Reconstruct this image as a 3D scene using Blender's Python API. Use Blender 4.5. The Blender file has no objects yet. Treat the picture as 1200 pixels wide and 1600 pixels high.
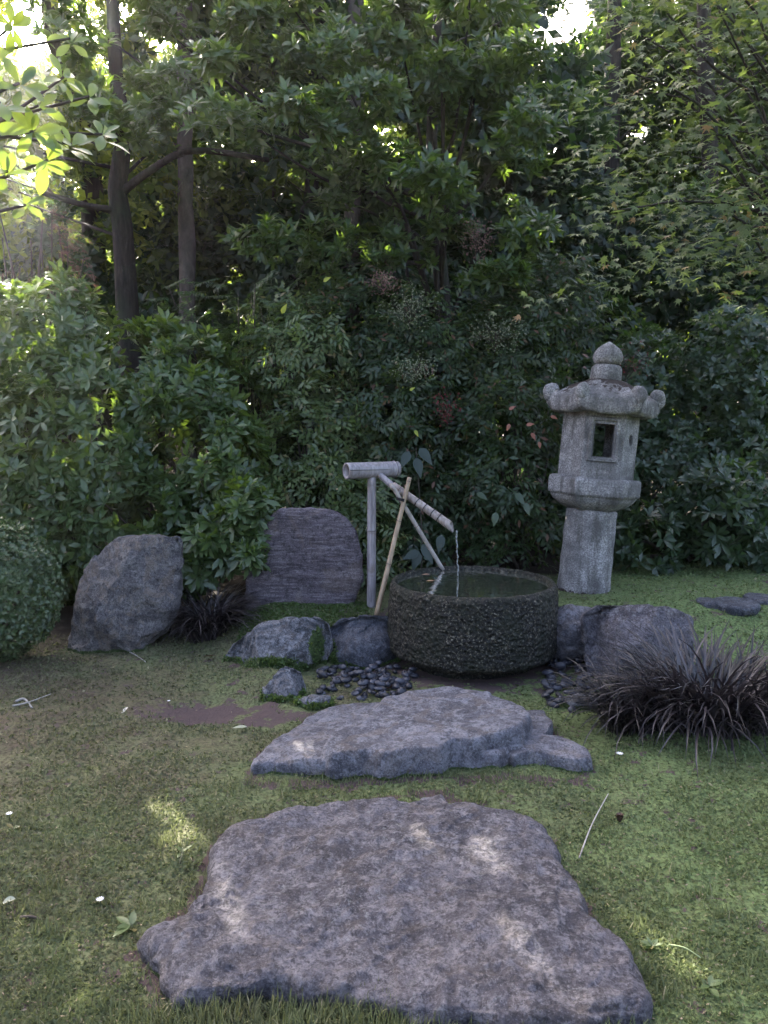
import bpy, math
import numpy as np
from math import radians as rad, sin, cos, tan, atan, pi

SC = bpy.context.scene
COL = SC.collection
rng = np.random.default_rng(7)

# ------------------------------------------------------------------ camera
PITCH = rad(6.5); CAM = np.array([0.0, 0.0, 1.5])
cd = bpy.data.cameras.new("camera"); cam = bpy.data.objects.new("camera", cd); COL.objects.link(cam)
cam.location = CAM; cam.rotation_euler = (pi/2 - PITCH, 0, 0)
cd.sensor_fit = 'VERTICAL'; cd.sensor_height = 24; cd.lens = 18; cd.clip_start = .05; cd.clip_end = 2000
SC.camera = cam
# ------------------------------------------------------------------ light
SUN_AZ, SUN_EL = rad(-23.0), rad(27.0)          # azimuth from +Y towards +X
SUN = np.array([sin(SUN_AZ)*cos(SUN_EL), cos(SUN_AZ)*cos(SUN_EL), sin(SUN_EL)])
W = bpy.data.worlds.new("World"); SC.world = W; W.use_nodes = True
nt = W.node_tree; nt.nodes.clear()
sky = nt.nodes.new('ShaderNodeTexSky'); sky.sky_type = 'NISHITA'; sky.sun_disc = False
sky.sun_elevation = SUN_EL; sky.sun_rotation = SUN_AZ; sky.dust_density = 9.0; sky.air_density = .7; sky.ozone_density = .3
bg = nt.nodes.new('ShaderNodeBackground'); bg.inputs[1].default_value = .15
wo = nt.nodes.new('ShaderNodeOutputWorld'); nt.links.new(sky.outputs[0], bg.inputs[0]); nt.links.new(bg.outputs[0], wo.inputs[0])
sl = bpy.data.lights.new("sun", 'SUN'); so = bpy.data.objects.new("sun", sl); COL.objects.link(so)
sl.energy = 5.0; sl.angle = rad(.42); sl.color = (1, .93, .82)
from mathutils import Vector, Matrix
so.rotation_euler = Vector(SUN).to_track_quat('Z', 'Y').to_euler()
SC.view_settings.view_transform = 'Standard'; SC.view_settings.look = 'None'
SC.view_settings.exposure = 3.05; SC.view_settings.gamma = 1; SC.view_settings.use_curve_mapping = False
SC.render.engine = 'CYCLES'
SC.cycles.use_denoising = True; SC.cycles.max_bounces = 7; SC.cycles.diffuse_bounces = 4
SC.cycles.glossy_bounces = 3; SC.cycles.transmission_bounces = 5; SC.cycles.transparent_max_bounces = 6
SC.cycles.caustics_reflective = False; SC.cycles.caustics_refractive = False

# ------------------------------------------------------------------ geometry of the view (used only to read places off the photograph)
F = np.array([0, cos(PITCH), -sin(PITCH)]); U = np.array([0, sin(PITCH), cos(PITCH)]); R = np.array([1., 0, 0])
def ray(u, v): return F + R*(u-600)/1200 + U*(800-v)/1200
def D(u, v, Y):
    r = ray(u, v); return CAM + r*(Y/r[1])
def G(u, v, z=0.):
    r = ray(u, v); return CAM + r*((z-1.5)/r[2])
def PX(Y): return (Y*cos(PITCH))/1200            # metres per pixel at depth Y, about
def proj(P):
    d = P-CAM; a = d@F; a = np.where(a < .05, .05, a)
    return 600+1200*(d@R)/a, 800-1200*(d@U)/a, d@F
def unit(a): return a/np.maximum(np.linalg.norm(a, axis=-1, keepdims=True), 1e-9)
def sstep(a, b, x):
    t = np.clip((x-a)/(b-a), 0, 1); return t*t*(3-2*t)

# ------------------------------------------------------------------ noise
_T = np.random.default_rng(3).random((64, 64, 64))
def vn(p):
    i = np.floor(p).astype(int); f = p-i; f = f*f*(3-2*f); i &= 63; j = (i+1) & 63
    x0, y0, z0 = i[:, 0], i[:, 1], i[:, 2]; x1, y1, z1 = j[:, 0], j[:, 1], j[:, 2]; fx, fy, fz = f[:, 0], f[:, 1], f[:, 2]
    a = _T[x0, y0, z0]*(1-fx)+_T[x1, y0, z0]*fx; b = _T[x0, y1, z0]*(1-fx)+_T[x1, y1, z0]*fx
    c = _T[x0, y0, z1]*(1-fx)+_T[x1, y0, z1]*fx; d = _T[x0, y1, z1]*(1-fx)+_T[x1, y1, z1]*fx
    return (a*(1-fy)+b*fy)*(1-fz)+(c*(1-fy)+d*fy)*fz*1.0
def fbm(p, o=4, s=1., g=.5, ridge=False):
    r = np.zeros(len(p)); a = 1.; t = 0.; q = np.asarray(p)*s
    for k in range(o):
        n = vn(q+k*17.3)*2-1
        if ridge: n = 1-2*np.abs(n)
        r += a*n; t += a; a *= g; q = q*2.03
    return r/t

# ------------------------------------------------------------------ object helpers
def tag(o, label, cat, group=None, kind=None):
    if label: o['label'] = label
    if cat: o['category'] = cat
    if group: o['group'] = group
    if kind: o['kind'] = kind
    return o
def empty(name, loc, label, cat, group=None):
    o = bpy.data.objects.new(name, None); COL.objects.link(o); o.location = loc; o.empty_display_size = .1
    return tag(o, label, cat, group)
def link(name, me, parent=None, mat=None):
    o = bpy.data.objects.new(name, me); COL.objects.link(o)
    if parent: o.parent = parent
    if mat and not me.materials: me.materials.append(mat)
    return o
def mesh(name, V, Fc, smooth=True, attrs=None):
    """V (n,3); Fc either (m,k) array or list of such arrays"""
    me = bpy.data.meshes.new(name)
    Fs = Fc if isinstance(Fc, list) else [Fc]
    Fs = [np.asarray(f, dtype=np.int32) for f in Fs if len(f)]
    nl = sum(f.size for f in Fs); nf = sum(len(f) for f in Fs)
    me.vertices.add(len(V)); me.vertices.foreach_set('co', np.asarray(V, dtype=np.float32).ravel())
    me.loops.add(nl); me.loops.foreach_set('vertex_index', np.concatenate([f.ravel() for f in Fs]))
    me.polygons.add(nf)
    tot = np.concatenate([np.full(len(f), f.shape[1], dtype=np.int32) for f in Fs])
    st = np.concatenate([[0], np.cumsum(tot)[:-1]]).astype(np.int32)
    me.polygons.foreach_set('loop_start', st)
    me.polygons.foreach_set('use_smooth', np.full(nf, smooth))
    for k, a in (attrs or {}).items():
        at = me.attributes.new(k, 'FLOAT', 'POINT'); at.data.foreach_set('value', np.asarray(a, dtype=np.float32))
    me.update(calc_edges=True); me.validate(verbose=False)
    return me
def vnormals(V, Q):
    a, b, c, d = V[Q[:, 0]], V[Q[:, 1]], V[Q[:, 2]], V[Q[:, 3]]
    n = np.cross(c-a, d-b); N = np.zeros_like(V)
    for k in range(4): np.add.at(N, Q[:, k], n)
    return unit(N)
def ringquads(nr, na, close=True):
    i = np.arange(nr-1)[:, None]; j = np.arange(na)[None, :]; k = (j+1) % na
    q = np.stack([i*na+j, i*na+k, (i+1)*na+k, (i+1)*na+j], -1)
    return q.reshape(-1, 4)
def smooth_path(P, n):
    P = np.asarray(P, float); m = len(P)
    if m == 2: t = np.linspace(0, 1, n)[:, None]; return P[0]*(1-t)+P[1]*t
    t = np.linspace(0, m-1, n); i = np.clip(t.astype(int), 0, m-2); f = (t-i)[:, None]
    p0 = P[np.clip(i-1, 0, m-1)]; p1 = P[i]; p2 = P[i+1]; p3 = P[np.clip(i+2, 0, m-1)]
    return .5*((2*p1)+(-p0+p2)*f+(2*p0-5*p1+4*p2-p3)*f*f+(-p0+3*p1-3*p2+p3)*f**3)
def tube_vf(P, rad_, na=8, n=None, wob=0., cap=True):
    P = smooth_path(P, n) if n else np.asarray(P, float)
    m = len(P); r = np.interp(np.linspace(0, 1, m), np.linspace(0, 1, len(np.atleast_1d(rad_))), np.atleast_1d(rad_)) if np.ndim(rad_) else np.full(m, rad_)
    T = unit(np.gradient(P, axis=0)); ref = np.array([0, 0, 1.]) if abs(T[0][2]) < .9 else np.array([1., 0, 0])
    A = unit(np.cross(T, ref)); B = np.cross(T, A)
    th = np.arange(na)*2*pi/na
    V = P[:, None]+r[:, None, None]*(np.cos(th)[None, :, None]*A[:, None]+np.sin(th)[None, :, None]*B[:, None])
    V = V.reshape(-1, 3)
    if wob: V = V+unit(V-np.repeat(P, na, 0))*(fbm(V, 3, 2.2/ max(r.max(), .01)*.25)*wob*np.repeat(r, na))[:, None]
    Q = ringquads(m, na)
    if cap:
        V = np.vstack([V, P[0], P[-1]]); c0 = m*na; j = np.arange(na); k = (j+1) % na
        t = np.vstack([np.stack([np.full(na, c0), k, j], 1), np.stack([np.full(na, c0+1), (m-1)*na+j, (m-1)*na+k], 1)])
        return V, Q, t
    return V, Q, np.zeros((0, 3), int)
def join(parts):
    Vs, Qs, Ts, o = [], [], [], 0
    for V, Q, T in parts:
        Vs.append(V); Qs.append(Q+o); Ts.append(T+o); o += len(V)
    return np.vstack(Vs), [q for q in (np.vstack(Qs), np.vstack(Ts)) if len(q)]
def tube(name, P, r, mat, parent=None, base=(0, 0, 0), **k):
    V, Q, T = tube_vf(P, r, **k); me = mesh(name, V-np.asarray(base), [Q, T] if len(T) else Q)
    return link(name, me, parent, mat)
def tubes(name, L, mat, parent=None, base=(0, 0, 0), kind=None):
    V, Fs = join([tube_vf(*a, **k) for a, k in L]); o = link(name, mesh(name, V-np.asarray(base), Fs), parent, mat)
    if kind: o['kind'] = kind
    return o

# ------------------------------------------------------------------ materials
class N:
    def __init__(s, name):
        s.m = bpy.data.materials.new(name); s.m.use_nodes = True; s.t = s.m.node_tree; s.t.nodes.clear()
        s.out = s.t.nodes.new('ShaderNodeOutputMaterial')
    def n(s, typ, **k):
        o = s.t.nodes.new(typ)
        for a, b in k.items(): setattr(o, a, b)
        return o
    def l(s, a, b): s.t.links.new(a, b)
    def set(s, inp, v):
        if hasattr(v, 'is_output') or hasattr(v, 'links'): s.l(v, inp)
        else: inp.default_value = (tuple(v)+(1,) if isinstance(v, (tuple, list)) and len(v) == 3 and inp.type == 'RGBA' else v)
    def pos(s, sc=(1, 1, 1), rot=(0, 0, 0)):
        g = s.n('ShaderNodeNewGeometry'); m = s.n('ShaderNodeMapping'); m.inputs[3].default_value = sc; m.inputs[2].default_value = rot; s.l(g.outputs[0], m.inputs[0]); return m.outputs[0]
    def noise(s, vec, scale, detail=6, rough=.6, dist=0.):
        n = s.n('ShaderNodeTexNoise'); s.l(vec, n.inputs[0]); n.inputs['Scale'].default_value = scale; n.inputs['Detail'].default_value = detail
        n.inputs['Roughness'].default_value = rough; n.inputs['Distortion'].default_value = dist; return n.outputs[0]
    def voro(s, vec, scale, feat='F1', rand=1.):
        n = s.n('ShaderNodeTexVoronoi'); n.feature = feat; s.l(vec, n.inputs['Vector']); n.inputs['Scale'].default_value = scale; n.inputs['Randomness'].default_value = rand; return n
    def ramp(s, f, stops, interp='LINEAR'):
        r = s.n('ShaderNodeValToRGB'); e = r.color_ramp; e.interpolation = interp
        while len(e.elements) < len(stops): e.elements.new(.5)
        for k, (p, c) in enumerate(stops):
            e.elements[k].position = p; e.elements[k].color = (c, c, c, 1) if not isinstance(c, tuple) else c+(1,)
        s.l(f, r.inputs[0]); return r.outputs[0]
    def mix(s, f, a, b, mode='MIX'):
        m = s.n('ShaderNodeMix', data_type='RGBA', blend_type=mode); s.set(m.inputs[0], f); s.set(m.inputs[6], a); s.set(m.inputs[7], b); return m.outputs[2]
    def math(s, op, a, b=0., c=0.):
        m = s.n('ShaderNodeMath', operation=op); s.set(m.inputs[0], a); s.set(m.inputs[1], b); s.set(m.inputs[2], c); return m.outputs[0]
    def attr(s, name):
        a = s.n('ShaderNodeAttribute'); a.attribute_name = name; return a.outputs[2]
    def rnd(s):
        oi = s.n('ShaderNodeObjectInfo'); x = s.n('ShaderNodeSeparateColor'); s.l(oi.outputs['Color'], x.inputs[0]); return s.math('FRACT', s.math('ADD', s.attr('rnd'), x.outputs[0]))
    def bump(s, h, st=.5, dist=.01, nrm=None):
        b = s.n('ShaderNodeBump'); b.inputs['Strength'].default_value = st; b.inputs['Distance'].default_value = dist; s.l(h, b.inputs['Height'])
        if nrm: s.l(nrm, b.inputs['Normal'])
        return b.outputs[0]
    def pbr(s, col, rough=.8, spec=.5, nrm=None, out=True):
        b = s.n('ShaderNodeBsdfPrincipled'); s.set(b.inputs['Base Color'], col); s.set(b.inputs['Roughness'], rough); b.inputs['Specular IOR Level'].default_value = spec
        if nrm: s.l(nrm, b.inputs['Normal'])
        if out: s.l(b.outputs[0], s.out.inputs[0])
        return b

def leaf_mat(name, dark, light, trans, tf=.4, rough=.38, spec=.5, odd=None, oddp=.0):
    m = N(name); r = m.rnd()
    c = m.mix(r, dark, light)
    if odd: c = m.mix(m.ramp(m.math('FRACT', m.math('MULTIPLY', r, 7.31)), [(1-oddp-.01, 0.), (1-oddp, 1.)]), c, odd)
    big = m.noise(m.pos(), 1.7, 2); c = m.mix(m.ramp(big, [(.35, 0.), (.7, .45)]), c, m.mix(.5, c, light))
    b = m.pbr(c, rough, spec, out=False)
    t = m.n('ShaderNodeBsdfTranslucent'); m.set(t.inputs[0], m.mix(r, trans, tuple(x*.7 for x in trans)) if not odd else m.mix(.3, trans, c))
    x = m.n('ShaderNodeMixShader'); x.inputs[0].default_value = tf; m.l(b.outputs[0], x.inputs[1]); m.l(t.outputs[0], x.inputs[2]); m.l(x.outputs[0], m.out.inputs[0])
    return m.m
def plain(name, col, rough=.7, var=.25, scale=30, bump=.0, spec=.4, stretch=(1, 1, 1)):
    m = N(name); n = m.noise(m.pos(stretch), scale, 5); lo = tuple(c*(1-var) for c in col); hi = tuple(min(1, c*(1+var)) for c in col)
    c = m.mix(m.ramp(n, [(.3, 0.), (.7, 1.)]), lo, hi)
    m.pbr(c, rough, spec, m.bump(n, bump, .004) if bump else None); return m.m

M_rhodo = leaf_mat('glossy_shrub_leaf', (.013, .030, .012), (.10, .15, .06), (.22, .34, .03), .3, .34, .6)
M_nand = leaf_mat('bamboo_leaf_green', (.008, .019, .009), (.045, .078, .034), (.20, .30, .04), .28, .42, .5, (.15, .06, .045), .03)
M_nandp = leaf_mat('pale_shrub_leaf', (.028, .05, .022), (.12, .165, .065), (.24, .36, .05), .3, .38, .6, (.16, .12, .05), .05)
M_laurel = leaf_mat('laurel_leaf', (.010, .026, .010), (.058, .105, .036), (.24, .38, .04), .32, .34, .6)
M_maple = leaf_mat('maple_leaf', (.025, .045, .016), (.085, .12, .045), (.24, .33, .06), .36, .5, .3, (.20, .10, .04), .03)
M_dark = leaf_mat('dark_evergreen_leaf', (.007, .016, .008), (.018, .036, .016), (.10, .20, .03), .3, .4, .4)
M_green = leaf_mat('right_shrub_leaf', (.014, .03, .018), (.062, .10, .055), (.16, .28, .04), .3, .36, .7)
M_box = leaf_mat('boxwood_leaf', (.018, .038, .018), (.11, .16, .07), (.12, .22, .03), .25, .36, .7)
M_far = leaf_mat('forest_leaf', (.012, .028, .010), (.03, .06, .018), (.26, .38, .04), .34, .45, .4)
M_far2 = leaf_mat('forest_leaf_yellow', (.03, .055, .015), (.07, .10, .02), (.42, .52, .06), .48, .45, .4)
M_mag = leaf_mat('magnolia_leaf', (.03, .07, .03), (.06, .13, .05), (.34, .46, .05), .38, .3, .6)
M_rust = leaf_mat('rusty_conifer_needle', (.10, .05, .04), (.20, .12, .10), (.22, .10, .06), .3, .6, .2)
M_blade = leaf_mat('black_mondo_blade', (.010, .008, .010), (.09, .073, .078), (.05, .035, .04), .12, .34, .6)
M_red = plain('red_berry', (.13, .010, .014), .35, .3, 60)
M_pan = plain('pale_flower_bud', (.20, .22, .14), .7, .3, 60)
M_panr = plain('brown_flower_bud', (.16, .09, .08), .7, .3, 60)
M_twig = plain('twig_bark', (.05, .038, .03), .85, .3, 40, .4)

def bark(name, a, b, st=(1, 1, .18), sc=22):
    m = N(name); p = m.pos(st); n = m.noise(p, sc, 8, .65, .4); g = m.noise(m.pos(), 2.5, 3)
    c = m.mix(m.ramp(n, [(.3, 0.), (.68, 1.)]), a, b); c = m.mix(m.ramp(g, [(.5, 0.), (.7, .5)]), c, (.04, .055, .03))
    m.pbr(c, .9, .2, m.bump(n, .9, .02)); return m.m
M_bark = bark('dark_bark', (.016, .013, .012), (.055, .043, .038))
M_barkp = bark('pale_bark', (.055, .043, .04), (.13, .105, .098), (1, 1, .5), 12)

def mosscol(m):
    p = m.pos(); a = m.noise(p, 1.3, 5, .65, .3); b = m.noise(p, 7, 6, .7); x = m.n('ShaderNodeSeparateXYZ'); m.l(p, x.inputs[0])
    side = m.math('MULTIPLY', m.math('ADD', x.outputs[0], .3), .11)  # brighter veil of light on the right lawn painted as lighter, greener moss
    f = m.math('ADD', m.math('ADD', m.math('MULTIPLY', a, .65), m.math('MULTIPLY', b, .35)), side)
    return m.ramp(f, [(.28, (.100, .080, .056)), (.37, (.125, .118, .070)), (.49, (.125, .142, .070)), (.64, (.138, .178, .074)), (.8, (.145, .205, .08))])
def ground_mat():
    m = N('mossy_lawn'); c = mosscol(m); p = m.pos(); n = m.noise(p, 60, 6, .7); n2 = m.noise(p, 9, 6, .7)
    c = m.mix(m.ramp(n, [(.38, .8), (.56, .0)]), c, (.022, .017, .011)); n3 = m.noise(p, 26, 5, .7); c = m.mix(m.ramp(n3, [(.52, 0.), (.64, .7)]), c, m.mix(.5, c, (.16, .17, .075)))
    soil = m.mix(n, (.055, .036, .034), (.115, .085, .085)); s = m.math('ADD', m.attr('soil'), m.math('MULTIPLY', m.math('SUBTRACT', n2, .5), 4.5))
    c = m.mix(m.ramp(s, [(.42, 0.), (.58, 1.)]), c, soil)
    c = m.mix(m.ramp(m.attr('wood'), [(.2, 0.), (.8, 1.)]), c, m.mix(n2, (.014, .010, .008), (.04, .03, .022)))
    m.pbr(c, .95, .15, m.bump(m.mix(.5, n, n2), .8, .02)); return m.m
def tuft_mat():
    m = N('moss_and_grass_blade'); c = mosscol(m); r = m.rnd()
    c = m.mix(m.ramp(r, [(.0, .0), (1., 1.)]), m.mix(.5, c, (.02, .03, .012)), m.mix(.4, c, (.19, .21, .11)))
    c = m.mix(m.ramp(r, [(.965, 0.), (.975, .8)]), c, (.32, .28, .18))
    b = m.pbr(c, .7, .25, out=False); t = m.n('ShaderNodeBsdfTranslucent'); m.l(m.mix(.5, c, (.24, .28, .09)), t.inputs[0])
    x = m.n('ShaderNodeMixShader'); x.inputs[0].default_value = .3; m.l(b.outputs[0], x.inputs[1]); m.l(t.outputs[0], x.inputs[2]); m.l(x.outputs[0], m.out.inputs[0]); return m.m
M_ground = ground_mat(); M_tuft = tuft_mat()

def rock_mat(name, dk, md, lt, scale=3., bump=.9, lichen=.25, strata=0., brown=.3, rough=.82, spec=.35, moss=True, pale=(.36, .36, .37), rotz=0.):
    m = N(name); p = m.pos()
    st = m.pos((1, 1, 1+3.6*strata), (0.05*strata, .12*strata, rotz)) if strata else p
    a = m.noise(st, scale, 9, .68, .35); b = m.noise(st, scale*5.3, 8, .72, .2); f = m.noise(p, 110, 6, .8)
    v = m.voro(p, scale*7, 'F1'); vr = m.noise(p, scale*2.1, 6, .6, 1.4)
    c = m.mix(m.ramp(a, [(.40, 0.), (.56, 1.)]), dk, md)
    c = m.mix(m.ramp(b, [(.47, 0.), (.58, .85)]), c, lt); k2 = m.noise(p, scale*14, 6, .75, .3); c = m.mix(m.ramp(k2, [(.40, .75), (.50, 0.)]), c, tuple(x*.55 for x in dk))
    c = m.mix(m.math('MULTIPLY', m.ramp(vr, [(.52, 0.), (.60, 1.)]), brown), c, (.20, .15, .115))
    lf = m.ramp(m.noise(p, scale*9, 5, .75, .6), [(.57, 0.), (.63, 1.)]); lm = m.ramp(m.noise(p, scale*1.3, 3), [(.45, 0.), (.62, 1.)])
    c = m.mix(m.math('MULTIPLY', m.math('MULTIPLY', lf, lm), lichen), c, pale)
    c = m.mix(m.ramp(f, [(.38, .6), (.5, 0.)]), c, tuple(x*.45 for x in dk)); c = m.mix(m.ramp(f, [(.54, 0.), (.66, .5)]), c, tuple(x*1.5 for x in lt))
    crack = m.ramp(m.noise(st, scale*1.9, 7, .6, .5), [(.485, 1.), (.497, .0), (.503, .0), (.515, 1.)])
    c = m.mix(m.math('MULTIPLY', m.math('SUBTRACT', 1., crack), .25), c, tuple(x*.35 for x in dk))
    rg = rough
    if moss:
        ms = m.ramp(m.math('ADD', m.attr('moss'), m.math('MULTIPLY', m.math('SUBTRACT', m.noise(p, 22, 6, .7), .5), 1.2)), [(.45, 0.), (.6, 1.)])
        c = m.mix(ms, c, m.mix(m.noise(p, 80, 3), (.02, .032, .012), (.075, .115, .03)))
    h = m.math('ADD', m.math('MULTIPLY', a, .9), m.math('ADD', m.math('MULTIPLY', b, .5), m.math('MULTIPLY', f, .28)))
    h = m.math('ADD', h, m.math('ADD', m.math('MULTIPLY', crack, .07), m.math('MULTIPLY', k2, .3)))
    m.pbr(c, m.ramp(b, [(.3, rg-.15), (.7, min(1, rg+.12))]), spec, m.bump(h, bump, .035)); return m.m

M_slab = rock_mat('grey_stepping_stone', (.066, .058, .070), (.145, .132, .156), (.27, .25, .275), 3.6, 1.2, .6, 0, .2)
M_slab2 = rock_mat('blue_grey_flagstone', (.060, .057, .070), (.135, .130, .155), (.22, .215, .245), 2.6, .7, .3, .0, .25)
M_bould = rock_mat('rugged_boulder', (.06, .055, .062), (.135, .125, .135), (.23, .215, .215), 3.2, 1., .35, 0, .5)
M_layer = rock_mat('layered_slate', (.05, .038, .048), (.095, .076, .092), (.19, .165, .185), 1.8, .45, .15, 2.0, .25)
M_darkrock = rock_mat('dark_blue_rock', (.035, .037, .052), (.08, .085, .11), (.15, .155, .185), 4, 1., .2, 0, .15)
M_midrock = rock_mat('lichen_grey_boulder', (.06, .06, .07), (.15, .15, .17), (.27, .27, .30), 4.5, 1., .5, 0, .2)

def granite(name, a, b, moss=0., rough=.85, sc=1., mosscol_=(.03, .022, .02)):
    m = N(name); p = m.pos(); v = m.voro(p, 75*sc); n = m.noise(p, 5, 6, .65); f = m.noise(p, 95*sc, 5, .75)
    c = m.mix(m.ramp(v.outputs['Distance'], [(.15, 0.), (.75, 1.)]), a, b); c = m.mix(m.ramp(f, [(.4, .6), (.55, 0.)]), c, tuple(x*.35 for x in a))
    c = m.mix(m.ramp(n, [(.40, .75), (.6, 0.)]), c, tuple(x*.5 for x in a))
    c = m.mix(m.ramp(m.noise(m.pos((1, 1, .16)), 16, 5, .6), [(.52, 0.), (.66, .6)]), c, (.06, .055, .05))
    ms = m.ramp(m.math('ADD', m.attr('moss'), m.math('MULTIPLY', m.math('SUBTRACT', m.noise(p, 26, 6, .7), .5), 1.3)), [(.48, 0.), (.56, 1.)])
    c = m.mix(ms, c, m.mix(n, mosscol_, tuple(x*2.2 for x in mosscol_)))
    h = m.math('ADD', f, m.math('MULTIPLY', m.noise(p, 40, 5), .8))
    m.pbr(c, rough, .3, m.bump(h, .9, .012)); return m.m
M_gran = granite('lantern_granite', (.21, .20, .206), (.52, .495, .50))
def basin_mat():
    m = N('wet_chiselled_stone'); p = m.pos(); a = m.noise(p, 6, 8, .7); b = m.noise(p, 38, 6, .7, .3); v = m.voro(p, 42)
    c = m.mix(m.ramp(b, [(.45, 0.), (.7, 1.)]), (.003, .003, .003), (.024, .021, .017))
    c = m.mix(m.ramp(a, [(.45, 0.), (.62, .8)]), c, (.012, .015, .008))
    pk = m.ramp(m.noise(p, 75, 4, .7), [(.555, 0.), (.62, 1.)]); c = m.mix(m.math('MULTIPLY', pk, m.ramp(a, [(.40, .95), (.65, .25)])), c, (.20, .18, .14))
    h = m.math('ADD', m.math('MULTIPLY', v.outputs['Distance'], .8), b)
    m.pbr(c, m.ramp(b, [(.35, .3), (.6, .7)]), .35, m.bump(h, 1., .02)); return m.m
M_basin = basin_mat()
def water_mat():
    m = N('still_water'); p = m.pos(); n = m.noise(p, 14, 3, .5); s = m.n('ShaderNodeVectorMath', operation='DISTANCE'); m.l(m.pos(), s.inputs[0]); s.inputs[1].default_value = tuple(HIT)
    rp = m.math('MULTIPLY', m.math('SINE', m.math('MULTIPLY', s.outputs['Value'], 110)), m.ramp(s.outputs['Value'], [(.0, .5), (.35, 0.)]))
    b = m.pbr((.22, .25, .20), .02, .5, m.bump(m.math('ADD', m.math('MULTIPLY', n, .8), rp), .12, .02)); b.inputs['Transmission Weight'].default_value = .92; b.inputs['IOR'].default_value = 1.33; return m.m
def bamboo_mat(name, a, b, edge=(.12, .08, .05)):
    m = N(name); n = m.noise(m.pos((9, 9, 1.2)), 6, 6, .6); q = m.noise(m.pos(), 9, 5, .6, .5)
    c = m.mix(m.ramp(n, [(.35, 0.), (.65, 1.)]), a, b); c = m.mix(m.ramp(q, [(.52, 0.), (.68, .6)]), c, edge)
    m.pbr(c, .45, .5, m.bump(n, .3, .003)); return m.m
M_bam = bamboo_mat('weathered_grey_bamboo', (.17, .15, .165), (.33, .30, .32))
M_bamtan = bamboo_mat('tan_bamboo', (.24, .17, .11), (.38, .28, .19))
M_bampale = bamboo_mat('pale_bamboo_cane', (.30, .26, .25), (.46, .41, .38))
M_bamw = bamboo_mat('warm_grey_bamboo', (.17, .135, .12), (.40, .34, .32), (.10, .06, .045))
M_cord = plain('black_cord', (.012, .010, .012), .6, .2)

# ------------------------------------------------------------------ ground
def gz(x, y):
    x = np.asarray(x, float); y = np.asarray(y, float)
    p = np.stack([x, y, np.zeros_like(x)], -1).reshape(-1, 3)
    n = fbm(p, 4, .9).reshape(x.shape)*.035+fbm(p, 3, 6.).reshape(x.shape)*.014+fbm(p, 2, 15.).reshape(x.shape)*.010*(np.abs(y-4) < 5)
    bank = sstep(4.55, 5.4, y)*.24*sstep(-1.35, -.75, x) + sstep(4.9, 6.2, y)*.12*(1-sstep(-1.35, -.75, x))
    far = np.maximum(y-6.5, 0)*.045
    d = np.hypot(x-BC[0], y-BC[1]); pit = sstep(1.0, .62, d)
    z = (bank+n+far)*(1-.85*pit*sstep(5.2, 4.7, y))-.02*pit
    # low moss hump in front of the left boulder and at the soil patch edge
    for (cx, cy, r, h) in HUMPS: z = z+h*np.exp(-((x-cx)**2+(y-cy)**2)/(r*r))
    d2 = np.hypot(x-LC[0], y-LC[1]); z = z*sstep(.25, .7, d2)+(.22)*(1-sstep(.25, .7, d2))
    return z
BC = (D(738, 911, 4.83)[0], 4.83); HIT = D(716, 903, 5.08); HIT[2] = .485
LB = D(911, 920, 5.92); LC = (LB[0], LB[1])
HUMPS = [(G(240, 1000)[0], G(240, 1010)[1], .28, .05), (G(420, 1065)[0], G(420, 1065)[1], .22, .05), (G(320, 1110)[0], G(320, 1110)[1], .22, -.045)]
def grid_axis(a, b, fine0, fine1, nf, nc):
    L = fine0-(np.geomspace(1, 1+fine0-a, nc)[::-1]-1); H = fine1+(np.geomspace(1, 1+b-fine1, nc)-1)
    return np.unique(np.concatenate([L, np.linspace(fine0, fine1, nf), H]))
gx = grid_axis(-60, 60, -3.0, 3.2, 240, 26); gy = grid_axis(-40, 90, .9, 7.0, 260, 30)
X, Y = np.meshgrid(gx, gy); Z = gz(X, Y); Z = np.minimum(Z, 1.2)+sstep(17, 34, Y)*9.5
V = np.stack([X, Y, Z], -1).reshape(-1, 3); ny, nx = X.shape
i, j = np.meshgrid(np.arange(ny-1), np.arange(nx-1), indexing='ij')
Q = np.stack([i*nx+j, i*nx+j+1, (i+1)*nx+j+1, (i+1)*nx+j], -1).reshape(-1, 4)
def ell(P, c, rx, ry): return np.clip(1.4-np.hypot((P[:, 0]-c[0])/rx, (P[:, 1]-c[1])/ry), 0, 1)
_o1 = [(345, 1292), (420, 1262), (560, 1243), (655, 1228), (700, 1232), (842, 1275), (872, 1330), (906, 1402), (965, 1466), (1005, 1535), (1008, 1600)], [(243, 1560), (240, 1512), (226, 1470), (300, 1402), (318, 1362), (345, 1292)]
_o2 = [(386, 1213), (413, 1163), (482, 1114), (535, 1093)], [(864, 1125), (884, 1156), (924, 1190), (903, 1206), (800, 1205), (700, 1206), (550, 1212), (430, 1215), (386, 1213)]
RIM = []
for pl_ in _o1+_o2:
    q_ = np.array([G(u, v, .04)[:2] for u, v in pl_]); sg = np.r_[0, np.cumsum(np.linalg.norm(np.diff(q_, axis=0), axis=1))]; t_ = np.arange(0, sg[-1], .02); RIM.append(np.stack([np.interp(t_, sg, q_[:, 0]), np.interp(t_, sg, q_[:, 1])], 1))
RIM = np.vstack(RIM)
def rim_dist(P):
    out = np.full(len(P), 9.); k = np.where((np.abs(P[:, 0]) < 1.6) & (P[:, 1] > 1.2) & (P[:, 1] < 4.4))[0]
    for c in np.array_split(k, max(1, len(k)//20000)): out[c] = np.sqrt(((P[c, None, :2]-RIM[None])**2).sum(-1)).min(1)
    return out
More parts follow.
